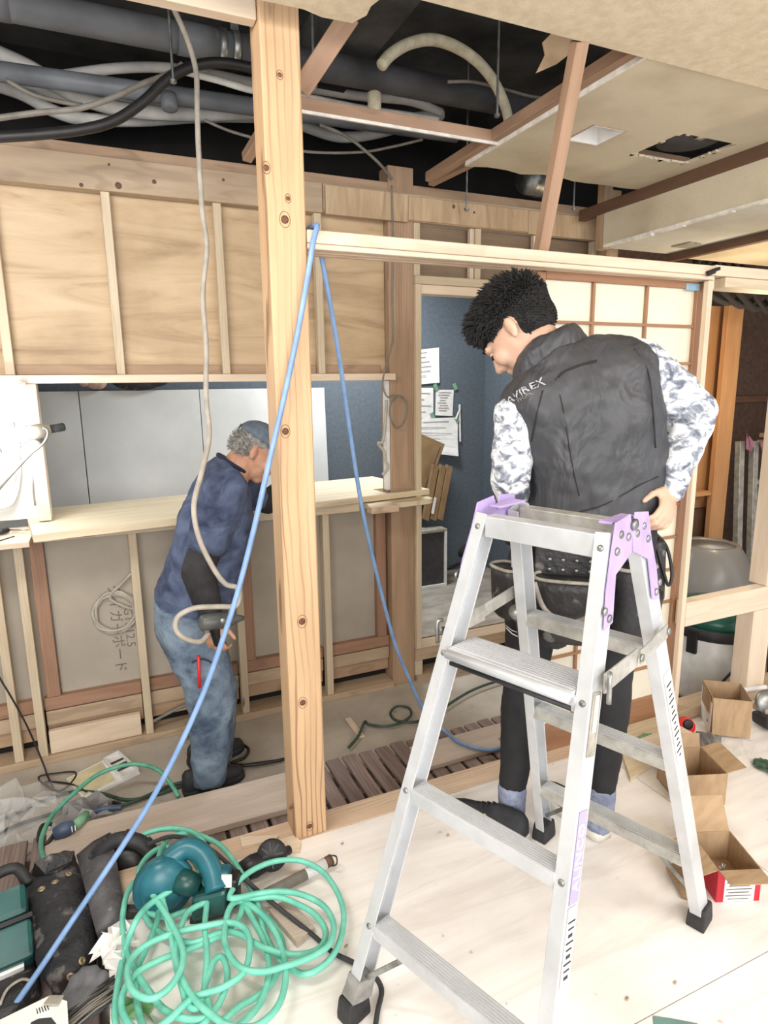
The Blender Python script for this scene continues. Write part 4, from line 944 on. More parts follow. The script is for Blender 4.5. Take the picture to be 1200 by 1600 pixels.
def shoe(heel, d, L, par, sole_h=.028, sole_m=SOLE, up_m=SHOE, w=.092):
    d = V(d); d.z = 0; d.normalize(); s = V((d.y, -d.x, 0)); heel = V(heel); heel.z = 0
    sh_ = thing('x', None, None) if False else None
    prof = [(0, .55), (.06, .8), (.25, .85), (.5, .86), (.72, 1.0), (.88, .86), (.97, .5), (1.0, .2)]
    m = MB(); m.rings([[heel+d*(L*t_)+s*(w/2*k_*x)+V((0, 0, z)) for x, z in ((-1, .002), (-1.03, sole_h*.6), (-.97, sole_h), (.97, sole_h), (1.03, sole_h*.6), (1, .002))] for t_, k_ in prof])
    so = m.build('shoe_sole', sole_m, par, True)
    up = [(.01, .5, .075), (.06, .78, .088), (.2, .8, .09), (.36, .8, .085), (.5, .84, .07), (.68, .95, .055), (.84, .85, .046), (.94, .55, .036), (.985, .25, .02)]
    m = MB(); rings = []
    for t_, k_, h_ in up: rings.append([heel+d*(L*t_)+s*(w/2*k_*math.cos(a))+V((0, 0, sole_h*.7+max(0, math.sin(a))*h_*1.0+min(0, math.sin(a))*.008)) for a in [2*math.pi*j/14 for j in range(14)]])
    m.rings(rings); u_ = m.build('shoe', up_m, par, True)
    for k in range(4):
        t_ = .42+k*.07; h_ = .083-k*.008
        MB().tube([heel+d*(L*t_)+s*(w*.26)+V((0, 0, sole_h*.7+h_*.78)), heel+d*(L*t_)+V((0, 0, sole_h*.7+h_+.003)), heel+d*(L*t_)-s*(w*.26)+V((0, 0, sole_h*.7+h_*.78))], .0028, 5).build('lace', up_m, u_, True)
    return u_
dL = V((-.127, .223, 0)); dR = V((-.03, .3, 0))
uL = shoe((1.132, 1.452, 0), dL, .285, ym); MB().lathe(V((1.132, 1.452, .075))+dL.normalized()*.13+V((-.036, -.02, 0)), (-.8, -.45, .3), [(.007, 0), (.006, .002)], 5).build('shoe_logo', mat('yellow_logo', (216, 196, 92), None, 10, .6), uL)
shoe((1.372, 1.36, 0), dR, .285, ym, .036)
# vest lettering on the shoulder blade
lc = atd(817, 617, 1.70)
# ------------------------------------------------------------------ tool belt of the young man
tb = thing('tool_belt', 'black leather tool belt with riveted pouches worn by the young man', 'tool belt', atd(905, 930, 1.78))
hipc = (hipL+hipR)/2; hipc = V((hipc.x, hipc.y, 0))
def ringpt(a, z, r=(.20, .165)):
    e1 = (hipR-hipL); e1.z = 0; e1.normalize(); e2 = V((e1.y, -e1.x, 0))     # e2 towards the viewer
    if e2.dot(-hipc) < 0: e2 = -e2
    return hipc+e1*(math.cos(a)*r[0])+e2*(math.sin(a)*r[1])+V((0, 0, z))
m = MB(); n = 40
m.rings([[ringpt(2*math.pi*k/n, .985), ringpt(2*math.pi*k/n, 1.035), ringpt(2*math.pi*k/n, 1.035, (.207, .172)), ringpt(2*math.pi*k/n, .985, (.207, .172))] for k in range(n)], closed=True)
m.build('belt', LEATHER, tb, True)
def pouch(name, cx, cz, w, h, dp, m_, rim=True, ang=0, flare=.8):
    c = ringpt(cx, cz, (.205, .175)); o_ = ringpt(cx, cz, (.5, .47))-c; o_.z = 0; o_.normalize(); s_ = V((-o_.y, o_.x, 0))
    m = MB(); rings = []
    for t_, k_, dd in ((0, .62, .5), (.08, .82, .8), (.45, .95, 1), (.85, 1, 1.05), (1, 1, 1.1)):
        z = cz-h/2+h*t_; rg = []
        for j in range(16):
            a = 2*math.pi*j/16; x = math.copysign(abs(math.cos(a))**.7, math.cos(a)); y = math.copysign(abs(math.sin(a))**.7, math.sin(a))
            rg.append(V((c.x, c.y, z))+s_*(w/2*k_*x)+o_*(dp/2*dd*y+dp/2)+V((0, 0, -.02*t_*(x*x if t_ > .8 else 0)*0)))
        rings.append(rg)
    m.rings(rings); o = m.build(name, m_, tb, True)
    if rim:
        q = [p+V((0, 0, .003)) for p in rings[-1]]
        MB().tube(q, .0048, 8, closed=True).build('rim', GREYTRIM, o, True)
        m = MB(); m.add([p+V((0, 0, -.002)) for p in rings[-1]], [tuple(range(16))]); m.build('opening', BLACKP, o)
    return o, c, o_, s_
o, c, no, so = pouch('pouch', 1.75, .845, .19, .18, .085, LEATHER)
for i in range(4):
    for j in range(2):
        p = c+no*.012+so*(-.055+i*.035)+V((0, 0, .105+j*.028)); MB().lathe(p+no*.004, no, [(.006, 0), (.005, .003), (.002, .0045)], 8).build('rivet', STEEL, o, True)
MB().obox(c+no*.006+V((0, 0, .115)), so, no, (0, 0, 1), .19, .012, .12).build('back_panel', LEATHER, o, bevel=.004)
MB().tube(crom([c+no*.10+so*-.09+V((0, 0, .09)), c+no*.105+so*-.06+V((0, 0, .02)), c+no*.108+V((0, 0, -.01)), c+no*.105+so*.06+V((0, 0, .02)), c+no*.10+so*.09+V((0, 0, .09))], 5), .007, 8).build('trim', GREYTRIM, o, True)
pouch('pouch', 2.55, .86, .11, .15, .07, LEATHER)
pouch('pouch', 2.05, .80, .17, .14, .055, LEATHER2)
o, c, no, so = pouch('pouch', 1.05, .86, .12, .21, .085, LEATHER2)
pouch('pouch', .75, .80, .10, .16, .07, LEATHER, False)
p = ringpt(2.2, .84, (.31, .275)); MB().lathe(p, ringpt(2.2, .84, (1, .97))-p+V((0, 0, .6)), [(.021, -.02), (.021, .008), (.017, .012)], 14).build('socket_head', STEEL, tb, True)
MB().tube([ringpt(2.45, .93, (.26, .23)), ringpt(2.45, .80, (.26, .23))], .007, 8).build('brass_bit', mat('brass', (190, 150, 80), None, 10, .35, .8), tb, True)
p = ringpt(.12, .92, (.23, .2)); o = MB(); o.caps(p+V((0, 0, .06)), .028, p+V((.01, -.01, -.09)), .02); o = o.build('tool_holster', LEATHER, tb, True)
cable('lanyard', [ringpt(.2, 1.03, (.215, .18)), ringpt(.1, .98, (.26, .21)), ringpt(.12, .90, (.28, .23)), ringpt(.2, .87, (.27, .22)), ringpt(.3, .93, (.25, .2)), ringpt(.25, 1.02, (.22, .185))], .005, BLACKC, tb)
MB().tube(crom([ringpt(2.0, 1.045, (.215, .18)), ringpt(1.9, 1.06, (.225, .185)), ringpt(1.8, 1.05, (.22, .18))], 4), .006, 6).build('red_cord', REDP, tb, True)

# ------------------------------------------------------------------ older man at the counter
om = thing('person', 'older man in blue tie-dyed shirt, faded jeans and grey cap bending at the counter', 'person', (.3, 2.56, -.2))
body = MB()
ho = atd(400, 708, 2.62)
f_im = RT*.80-UPV*.52+FW*.22; u_im = RT*.50+UPV*.84
P, hf, hr, hu = head_prims(body, ho, f_im, u_im, .98)
nk = atd(368, 735, 2.60)
limb(body, [(P(-.03, 0, -.03), .058), (nk, .066)])
shN, elN, wrN = atd(352, 765, 2.44), atd(309, 893, 2.40), atd(333, 968, 2.36)
shF, elF, wrF = atd(385, 770, 2.74), atd(418, 784, 2.80), atd(438, 764, 2.92)
hipN, knN, anN = atd(292, 975, 2.50), atd(328, 1085, 2.50), atd(327, 1205, 2.50)
hipM, knM, anM = atd(300, 970, 2.66), atd(342, 1080, 2.68), atd(338, 1190, 2.70)
limb(body, [(shN, .045), (elN, .036), (wrN, .026)]); limb(body, [(shF, .045), (elF, .036), (wrF, .026)])
limb(body, [(nk, .06), (atd(340, 800, 2.58), .09), (atd(300, 920, 2.58), .10)])
limb(body, [(hipN, .06), (knN, .045), (anN, .03)]); limb(body, [(hipM, .06), (knM, .045), (anM, .03)])
hand(body, wrN, atd(336, 1010, 2.33)-wrN, RT*.3+FW*.9, RT*1.0+UPV*.1, .8, 1.0)
hand(body, wrF, V((.25, .95, -.1)), V((0, 0, -1)), V((-1, .2, 0)), .3)
organic(body, 'body', SKIN_O, om, .006, 3)
m = MB(); m.ell(P(-.045, 0, .012), hf*.068, hr*.079, hu*.075, 18, 12); m.ell(P(-.02, 0, .045), hf*.085, hr*.081, hu*.05, 18, 10); organic(m, 'hair_mass', HAIRG, om, .007, 2)
rr = random.Random(4); hs = MB()
for k in range(420):
    th = rr.uniform(0, 2*math.pi); ph = math.acos(rr.uniform(-.7, .45)); d = hf*math.sin(ph)*math.cos(th)+hr*math.sin(ph)*math.sin(th)+hu*math.cos(ph)
    if d.dot(hf) > .1: continue
    base = P(-.045, 0, .012)+hf*(d.dot(hf)*.066)+hr*(d.dot(hr)*.077)+hu*(d.dot(hu)*.073)
    g = (d*.6-hu*.2+V((rr.uniform(-.4, .4), rr.uniform(-.4, .4), rr.uniform(-.4, .4)))).normalized(); hs.tube([base-d*.004, base+g*.018], [.0035, .0006], 4, caps=False)
hs.build('hair_tufts', HAIRG, om, True, kind='stuff')
m = MB(); rings = []
for i in range(8):
    t_ = i/7*math.pi/2; rings.append([P(-.006, 0, .055)+(hf*(.104*math.cos(a))+hr*(.086*math.sin(a)))*math.cos(t_*.98)+hu*(.072*math.sin(t_)) for a in [2*math.pi*j/20 for j in range(20)]])
m.rings(rings); cp = m.build('cap', CAPM, om, True)
m = MB(); pr = [P(.06+.07*math.cos(a), .078*math.sin(a), .05-.02*math.cos(a)) for a in [math.pi*(-.5+j/10) for j in range(11)]]; m.prism(pr, hu*.004); m.build('cap_brim', CAPM, cp, True)
MB().obox(P(-.112, 0, .058), hr, hf, hu, .045, .006, .022).build('cap_strap', BLACKP, cp)
MB().tube(crom([P(.0, -.083, .005), P(.045, -.078, -.005), P(.085, -.05, -.005)], 4), .0025, 6).build('mask_loop', WHITEP, om, True)
for b in (-1, 1):
    MB().ell(P(.083, b*.03, .004), hf*.008, hr*.014, hu*.0065).build('eyelid', SKIN_O, om, True); MB().tube([P(.095, b*.014, .024), P(.096, b*.032, .029), P(.084, b*.05, .023)], [.002, .0042, .002], 6).build('eyebrow', HAIRG, om, True)
tm = MB()
rows = [((242, 952), (342, 972), .16), ((240, 925), (358, 945), .165), ((258, 885), (376, 905), .165), ((270, 838), (388, 862), .17), ((284, 788), (396, 818), .175), ((306, 748), (394, 784), .17), ((330, 720), (386, 756), .13), ((348, 712), (376, 736), .085)]
sil(tm, [(atd(*l, 2.58), atd(*r_, 2.60), t_) for l, r_, t_ in rows], ex=2.3)
limb(tm, [(shN, .085), (shN.lerp(elN, .62), .078)])
limb(tm, [(shF, .08), (shF.lerp(elF, .3), .07)])
ts = organic(tm, 'shirt', TIEDYE, om, .010, 3, (.020, .06))
MB().tube([nk+V((0, 0, .02))+(hf*math.cos(a)*.068+hr*math.sin(a)*.068)-hf*.01 for a in [2*math.pi*j/16 for j in range(16)]], .009, 8, closed=True).build('neckband', mat('navy_rib', (34, 38, 60), None, 20, .9), ts, True)
m = MB(); limb(m, [(shN.lerp(elN, .5), .062), (elN, .062), (elN.lerp(wrN, .5), .057), (wrN, .036)]); organic(m, 'arm_cover', BLKSLEEVE, om, .009, 3, (.010, .04))
m = MB(); limb(m, [(shF.lerp(elF, .2), .056), (elF, .056), (wrF, .042)]); organic(m, 'arm_cover', BLKSLEEVE, om, .009, 3)
jm = MB()
sil(jm, [(atd(240, 940, 2.56), atd(340, 952, 2.56), .155), (atd(242, 985, 2.56), atd(350, 998, 2.56), .16), (atd(258, 1020, 2.55), atd(356, 1030, 2.55), .15)], ex=2.4)
sil(jm, [(atd(250, 990, 2.49), atd(352, 1000, 2.49), .08), (atd(263, 1030, 2.49), atd(360, 1040, 2.49), .085), (atd(283, 1068, 2.49), atd(366, 1072, 2.49), .082), (atd(295, 1110, 2.49), atd(366, 1112, 2.49), .08), (atd(298, 1160, 2.49), atd(360, 1158, 2.49), .078), (atd(299, 1205, 2.49), atd(355, 1200, 2.49), .075), (atd(301, 1226, 2.49), atd(352, 1216, 2.49), .07)])
sil(jm, [(atd(262, 990, 2.66), atd(352, 1000, 2.66), .08), (atd(300, 1070, 2.68), atd(372, 1072, 2.68), .08), (atd(306, 1150, 2.70), atd(366, 1150, 2.70), .075), (atd(306, 1200, 2.72), atd(360, 1195, 2.72), .07)])
jn = organic(jm, 'jeans', DENIM, om, .010, 3, (.016, .05))
MB().tube(crom([atd(x, y, 2.385) for x, y in ((300, 1035), (318, 1030), (338, 1040))], 4), .004, 6).build('pocket_seam', mat('dark_denim', (44, 56, 76), None, 20, .9), jn, True)
MB().obox(atd(335, 1080, 2.40), RT, FW, UPV, .09, .012, .14).build('patch_pocket', DENIM, jn, bevel=.004) if False else None
shoe(V((anN.x-.11, anN.y, 0)), V((.95, .12, 0)), .26, om, sole_m=SHOE); shoe(V((anM.x-.12, anM.y, 0)), V((.95, .2, 0)), .26, om, sole_m=SHOE)
for ch in om.children:
    if ch.name.startswith('shoe'): ch.location.z += -.2
# drill driver in his hand
hp = atd(333, 985, 2.33)
dr = thing('drill_driver', 'dark power driver held in the older man\'s hand', 'power tool', hp)
MB().caps(hp+V((.0, -.01, .03)), .02, hp+V((.015, 0, -.05)), .018).build('grip', BLACKP, dr, True)
MB().lathe(hp+V((-.05, -.02, .045)), (1, .15, -.1), [(.018, 0), (.03, .01), (.032, .09), (.026, .12), (.014, .15), (.008, .17)], 16).build('motor_body', mat('grey_tool_shell', (96, 98, 96), (70, 72, 70), 14, .4), dr, True)
MB().ell(hp+V((.03, -.05, .05)), (.012, 0, 0), (0, .006, 0), (0, 0, .012)).build('metal_cap', STEEL, dr, True)
cable('trailing_cable', [at(x, y, Y=2.42+dy) for x, y, dy in ((262, -15, .1), (270, 10, .1), (292, 60, .1), (306, 110, .1), (308, 160, .08), (310, 230, .05), (316, 330, .02), (323, 385, 0), (317, 460, 0), (322, 540, -.02), (322, 620, -.03), (327, 680, -.05), (316, 735, -.14), (303, 790, -.20), (311, 840, -.22), (332, 885, -.22), (352, 912, -.22), (370, 918, -.22), (374, 932, -.22), (368, 947, -.22), (340, 948, -.22), (305, 950, -.22), (280, 962, -.22), (274, 980, -.22), (286, 996, -.22), (312, 1003, -.19), (326, 990, -.15))], .0095, GREYC, None, 6, 10, label='pale grey power cable hanging from the void down to the driver', cat='cable')
MB().tube([atd(310, 1025, 2.38), atd(312, 1075, 2.37)], .006, 8).build('red_marker', REDP, om, True)
# vest lettering and seams: found on the vest surface with a ray cast
dg = bpy.context.evaluated_depsgraph_get()
def hit(o, px, py):
    ev = o.evaluated_get(dg); mi = ev.matrix_world.inverted(); d = ray(px, py).normalized()
    ok, loc, nor, idx = ev.ray_cast(mi @ CAM, (mi.to_3x3() @ d))
    return (ev.matrix_world @ loc, ev.matrix_world.to_3x3() @ nor) if ok else (None, None)
def seam(pts, m_, r=.0022, par=None):
    q = []
    for x, y in pts:
        l, n_ = hit(vest, x, y)
        if l: q.append(l+n_*.001)
    if len(q) > 2: MB().tube(crom(q, 5), r, 6).build('seam', m_, par or vest, True)
SEAM = mat('seam_black', (26, 26, 28), None, 10, .7)
seam([(872, 590), (880, 582), (895, 575), (912, 569), (932, 564)], SEAM, .003); seam([(868, 592), (880, 640), (888, 690), (897, 740), (905, 775)], SEAM, .0015)
seam([(905, 800), (940, 790), (975, 772), (1005, 755), (1028, 745)], SEAM, .002); seam([(848, 610), (838, 650), (830, 690)], SEAM, .002); seam([(990, 545), (1012, 580), (1020, 640), (1024, 700)], SEAM, .002)
def decal(body_, size, px, py, px2, py2, name):
    a, na = hit(vest, px, py); b, nb = hit(vest, px2, py2)
    if not a or not b: return
    x = (b-a).normalized(); n_ = (na+nb).normalized()
    if n_.dot(-FW) < 0: n_ = -n_
    y = n_.cross(x); o = text(name, body_, size, (a+b)/2+n_*.016, x, y, mat('silver_print', (188, 190, 196), None, 10, .5) if name == 'brand_print' else GREYTRIM, vest)
    bm = bmesh.new(); bm.from_mesh(o.data); bmesh.ops.triangulate(bm, faces=bm.faces[:]); bmesh.ops.subdivide_edges(bm, edges=[e for e in bm.edges if e.calc_length() > .004], cuts=3, use_grid_fill=False); bm.to_mesh(o.data); bm.free()
    sw = o.modifiers.new('wrap', 'SHRINKWRAP'); sw.target = vest; sw.offset = .004; sw.wrap_method = 'PROJECT'; sw.use_negative_direction = True; sw.use_positive_direction = True
    sw.wrap_method = 'NEAREST_SURFACEPOINT'; sw.wrap_mode = 'ABOVE_SURFACE'
decal('AVIREX', .038, 803, 622, 839, 600, 'brand_print'); decal('WORK', .016, 809, 628, 832, 614, 'brand_subline')
# ================================================================== duckboards on the lower floor
def duckboard(x0, n, pitch, w, y0, y1, label):
    t = thing('duckboard', label, 'duckboard', (x0+n*pitch/2, (y0+y1)/2, -.2))
    for k in range(n): tbox('slat', (x0+k*pitch, y0+random.uniform(-.004, .004), -.146), (x0+k*pitch+w, y1+random.uniform(-.006, .006), -.13), W_SLAT, t, bev=.003)
    for y in (y0+.08, (y0+y1)/2, y1-.08): tbox('bearer', (x0, y-.02, -.2), (x0+n*pitch, y+.02, -.147), W_SLAT, t)
duckboard(-.08, 27, .0765, .062, 1.90, 2.365, 'weathered slatted duckboard between the platform and the hatch wall')
duckboard(-1.38, 11, .115, .098, 1.25, 2.36, 'broad slatted duckboard at the lower left under the black tool bags')
timber('loose_plank', (-.30, 2.225, -.116), (.60, 2.205, -.116), .225, .026, W_DUSTY, None, label='wide dusty plank lying on the duckboard left of the post', cat='plank')
timber('loose_plank', (1.12, 2.19, -.118), (1.78, 2.19, -.118), .165, .022, W_DUSTY, None, label='dusty plank lying on the duckboard behind the ladder', cat='plank')
tbox('wood_scrap', (1.0, 2.57, -.199), (1.03, 2.76, -.188), W_NEW, None, label='thin pale lath lying on the concrete floor', cat='wood scrap')
# offcuts by the post
def offcut(px, z, th, label, m_=W_NEW):
    MB().prism([at(x, y, Z=z) for x, y in px], (0, 0, th)).build('wood_offcut', m_, None, label=label, cat='offcut', bevel=.001)
offcut([(375, 1312), (436, 1309), (430, 1317), (378, 1327)], .0, .012, 'long pale wood wedge lying on the sill left of the post')
offcut([(397, 1334), (446, 1314), (449, 1327), (402, 1340)], .0, .014, 'pale wood offcut in front of the wedge at the post foot')
offcut([(446, 1313), (458, 1308), (471, 1318), (468, 1334), (450, 1334)], .0, .01, 'ragged pale chip against the foot of the post')
offcut([(420, 1430), (450, 1412), (492, 1458), (464, 1482)], .0, .02, 'small tan board under the green hose', W_DUSTY)

# ================================================================== hoses
def pxz(pts): return [at(x, y, Z=z) for x, y, z in pts]
cable('blue_hose', [at(810, 1163, Z=-.097), at(785, 1168, Z=-.097), at(760, 1172, Z=-.097), at(718, 1160, Z=-.097), at(690, 1138, Z=-.10)] + [at(x, y, Y=yy) for x, y, yy in
      ((662, 1108, 2.32), (640, 1062, 2.31), (617, 1005, 2.26), (592, 910, 2.20), (567, 800, 2.13), (549, 690, 2.06), (531, 565, 1.99), (515, 470, 1.95), (503, 405, 1.915), (497, 368, 1.90))]
      + [V((.60, 1.895, 1.882)), V((.60, 1.84, 1.888)), V((.602, 1.78, 1.882))] + [at(x, y, Y=yy) for x, y, yy in
      ((490, 375, 1.765), (481, 430, 1.765), (465, 520, 1.765), (444, 620, 1.765), (421, 720, 1.765), (396, 830, 1.762), (370, 930, 1.76), (345, 1008, 1.755), (320, 1078, 1.75), (292, 1142, 1.74), (265, 1198, 1.73), (232, 1258, 1.72), (198, 1312, 1.71), (158, 1372, 1.69), (112, 1440, 1.66), (60, 1518, 1.63), (8, 1592, 1.60), (-40, 1660, 1.57))],
      .0078, BLUE, None, 5, 10, label='pale blue air hose slung over the header and down to the lower left', cat='hose')
Z3 = lambda l, z0, z1: [(160+x/3, 1260+y/3, z0+(z1-z0)*i/max(1, len(l)-1)) for i, (x, y) in enumerate(l)]
path = []
path += Z3([(140, 155), (250, 112), (350, 105), (440, 130), (488, 205), (470, 285), (390, 350), (290, 412), (210, 470), (150, 550)], .05, .10)
path += Z3([(100, 700), (70, 850), (60, 1000), (120, 1120), (260, 1160), (420, 1120), (560, 1010)], .03, .02)
path += Z3([(640, 940), (740, 880), (810, 800), (850, 700), (830, 600), (770, 520), (690, 455), (600, 440), (500, 480), (400, 490), (300, 520), (200, 500)], .025, .03)
path += Z3([(240, 570), (320, 610)], .03, .04)
path += Z3([(420, 640), (560, 590), (650, 600), (730, 650), (850, 690), (960, 690), (1030, 650), (1045, 580), (1000, 510), (920, 460), (820, 425), (700, 430), (560, 430), (420, 480)], .05, .06)
path += Z3([(370, 560), (345, 680), (370, 800), (430, 900), (510, 975), (600, 1030), (720, 1030), (820, 940), (858, 820), (850, 700), (800, 570), (730, 490), (650, 445)], .07, .05)
path += Z3([(600, 470), (575, 560), (580, 660), (640, 750), (740, 775), (850, 750), (970, 710), (1060, 650), (1085, 560), (1040, 470), (940, 415), (830, 398), (720, 410)], .07, .07)
path += Z3([(600, 430), (640, 350), (720, 290), (820, 255), (930, 255), (1030, 305), (1100, 400), (1132, 510), (1110, 640), (1050, 735), (960, 785), (890, 765)], .08, .03)
path += Z3([(820, 700), (760, 600), (740, 500), (700, 390), (640, 290), (560, 190), (480, 145), (400, 125), (310, 150)], .03, .06)
path += Z3([(270, 220), (255, 310), (275, 410), (300, 510), (325, 620), (345, 740), (375, 850), (400, 930)], .10, .05)
path += Z3([(450, 940), (485, 830), (520, 730), (560, 705), (585, 770), (575, 860), (520, 960), (430, 1000), (300, 960), (220, 870), (150, 760), (105, 640), (95, 520), (120, 400), (180, 335), (240, 355), (268, 440), (250, 560), (200, 680), (160, 780), (165, 930), (200, 1040), (300, 1080)], .05, .03)
path += Z3([(420, 1060), (500, 980), (480, 850), (490, 700), (480, 560), (490, 430), (470, 330), (420, 250), (340, 198), (260, 200), (195, 255)], .04, .08)
path += Z3([(170, 330), (240, 420), (330, 560), (380, 700), (330, 830), (230, 900), (140, 860), (120, 750), (190, 660), (320, 600), (480, 560), (610, 545), (680, 590), (690, 680), (660, 780), (560, 850), (420, 900), (300, 1010), (190, 1060), (110, 1000), (90, 900), (150, 790), (270, 720), (430, 660), (560, 600), (640, 520), (660, 460), (700, 520), (760, 640), (780, 780), (740, 920), (660, 1010), (560, 1070), (440, 1080)], .09, .03)
cable('green_hose', pxz(path), .0080, GREEN, None, 6, 10, label='tangled heap of mint green air hose on the platform floor', cat='hose')
cable('green_hose', pxz([(98, 1360, -.05), (72, 1345, -.08), (64, 1325, -.09), (68, 1300, -.10), (85, 1270, -.10), (115, 1240, -.08), (150, 1212, -.06), (185, 1198, -.05), (215, 1194, -.05), (245, 1202, -.06), (265, 1222, -.09), (279, 1245, -.12)]), .0085, GREEN2, None, 6, 10, label='dusty green hose arching over the plank at the left', cat='hose')
cable('extension_cable', pxz([(230, 1320, .06), (262, 1308, .10), (290, 1310, .12), (330, 1328, .10), (370, 1362, .07), (410, 1398, .05), (450, 1430, .03), (490, 1462, .015), (520, 1488, .012), (548, 1502, .012), (578, 1518, .012), (596, 1545, .012), (590, 1580, .012), (584, 1620, .012)]), .0065, INKD, None, 6, 8, label='dark cord running from the blower to the ladder foot', cat='cord')
ZL = -.19
for i, (pts, m_, lab) in enumerate((
    ([(-20, 1292), (30, 1268), (80, 1246), (120, 1237), (160, 1240), (200, 1250), (250, 1240), (300, 1222), (330, 1212)], DKGREEN, 'dark green hose along the floor behind the plank at the left'),
    ([(-20, 1310), (30, 1288), (80, 1272), (120, 1262), (150, 1250), (190, 1258), (150, 1268)], BLACKC, 'black cord at the left crossing the clear film'),
    ([(120, 1262), (150, 1255), (180, 1260), (215, 1250), (260, 1230), (300, 1218), (345, 1205), (380, 1196), (440, 1188)], DKGREEN, 'dark cord running behind the older man\'s feet'),
    ([(352, 1182), (372, 1164), (388, 1170), (382, 1184), (362, 1192), (380, 1196), (410, 1193), (445, 1186)], BLACKC, 'black cord loop beside the older man\'s shoe'),
    ([(545, 1168), (560, 1150), (570, 1128), (576, 1132), (600, 1135), (625, 1130), (642, 1118), (638, 1106), (620, 1104), (610, 1115), (620, 1126), (650, 1128), (680, 1116), (705, 1098), (735, 1080), (765, 1068), (800, 1058)], DKGREEN, 'dark green hose looped on the concrete behind the ladder'))):
    cable('extension_cable', [at(x, y, Z=ZL+.004*i) for x, y in pts], .007, m_, None, 6, 8, label=lab, cat='cord')
cable('extension_cable', [at(x, y, Y=yy) for x, y, yy in ((-15, 1030, 2.93), (0, 1060, 2.93), (18, 1090, 2.92), (40, 1130, 2.91), (58, 1170, 2.9), (70, 1200, 2.88))]+[at(x, y, Z=-.185) for x, y in ((74, 1212), (84, 1235), (60, 1215), (90, 1208), (118, 1207), (112, 1222), (92, 1236), (70, 1222), (110, 1225), (136, 1238))], .004, BLACKC, None, 6, 8, label='thin black cord dropping beside the left stud into a knot', cat='cord')
hose_px('floor_conduit', [(238, 1128), (262, 1115), (285, 1104), (310, 1096)], 3.0, .008, GREYCD, 'grey conduit stub lying behind the older man', 'conduit')
# plug with green tape
pg = thing('cable_plug', 'blue cable plug wrapped with green tape on the duckboard', 'plug', at(100, 1300, Z=-.13))
a = at(84, 1304, Z=-.09); b = at(117, 1290, Z=-.08)
MB().tube([a, a.lerp(b, .4), a.lerp(b, .7), b], [.022, .028, .026, .018], 12).build('plug_body', NAVYH, pg, True)
MB().tube([b, at(136, 1272, Z=-.09)], .017, 12).build('tape_wrap', GREENTAPE, pg, True)
cable('cord', [at(136, 1272, Z=-.09), at(160, 1264, Z=-.1), at(190, 1262, Z=-.1)], .01, NAVYH, pg); cable('cord', [a, at(72, 1318, Z=-.1), at(60, 1312, Z=-.1), at(66, 1290, Z=-.11), at(82, 1288, Z=-.11)], .007, BLACKC, pg)
for i, (l0, l1) in enumerate((((112, 1292), (113, 1300)), ((117, 1290), (118, 1298)))): MB().bar(at(*l0, Z=-.06), at(*l1, Z=-.065), (0, 0, 1), .004, .003).build('slot', WHITEPL, pg)

# ================================================================== clear film at the far left
def crumple(name, corners, nx, ny, amp, m_, seed, label, cat, base=.004, thick=None):
    r_ = random.Random(seed); P_ = [V(c) for c in corners]; m = MB(); vs = []
    h = [[r_.uniform(0, 1) for _ in range(ny+1)] for _ in range(nx+1)]
    for i in range(nx+1):
        for j in range(ny+1):
            u, v_ = i/nx, j/ny
            p = P_[0].lerp(P_[1], u).lerp(P_[3].lerp(P_[2], u), v_)
            vs.append(p+V((r_.uniform(-1, 1)*amp*.35, r_.uniform(-1, 1)*amp*.35, base+amp*h[i][j]*(.3+.7*math.sin(math.pi*min(1, max(0, u)))))))
    m.add(vs, [(i*(ny+1)+j, (i+1)*(ny+1)+j, (i+1)*(ny+1)+j+1, i*(ny+1)+j+1) for i in range(nx) for j in range(ny)])
    o = m.build(name, m_, None, False, label=label, cat=cat)
    if thick: s_ = o.modifiers.new('s', 'SOLIDIFY'); s_.thickness = thick; s_.offset = 1
    return o
crumple('plastic_film', [(-.75, 2.40, -.19), (-.28, 2.37, -.19), (-.22, 2.70, -.19), (-.75, 2.85, -.19)], 14, 10, .10, PLASTIC_CLR, 2, 'crumpled clear plastic film on the floor at the left', 'plastic film')
crumple('plastic_bag', [(-.28, 2.34, -.128), (-.10, 2.34, -.128), (-.08, 2.50, -.15), (-.28, 2.50, -.15)], 8, 6, .07, PLASTIC_SMOKE, 8, 'greyish plastic bag beside the green taped plug', 'plastic bag')
tr = thing('paper_tray', 'white box of papers lying on the concrete at the left', 'tray', (-.12, 2.78, -.2))
MB().prism([(x, y, -.1995) for x, y in ((-.26, 2.80), (-.05, 2.92), (.03, 2.72), (-.19, 2.62))], (0, 0, .012)).build('base_sheet', WHITEP, tr)
MB().prism([(x, y, -.187) for x, y in ((-.255, 2.79), (-.12, 2.865), (-.07, 2.70), (-.19, 2.64))], (0, 0, .002)).build('yellow_paper', mat('yellow_paper', (226, 216, 176), None, 12, .8), tr)
for a, b in (((-.11, 2.87), (-.05, 2.91)), ((-.05, 2.91), (.025, 2.72)), ((.025, 2.72), (-.04, 2.69)), ((-.04, 2.69), (-.11, 2.87))): MB().bar((*a, -.182), (*b, -.182), (0, 0, 1), .02, .006).build('tray_edge', WHITEPL, tr)
for k in range(3): MB().bar((-.085+k*.012, 2.83-k*.035, -.185), (-.03+k*.012, 2.855-k*.035, -.185), (0, 0, 1), .003, .012).build('dark_strip', INKD, tr)
crumple('green_film', [at(288, 1158, Z=-.2), at(302, 1158, Z=-.2), at(302, 1130, Z=-.2), at(288, 1135, Z=-.2)], 4, 4, .05, mat('green_film', (112, 204, 96), None, 10, .4), 5, 'scrap of bright green film behind the older man', 'film', thick=.001)

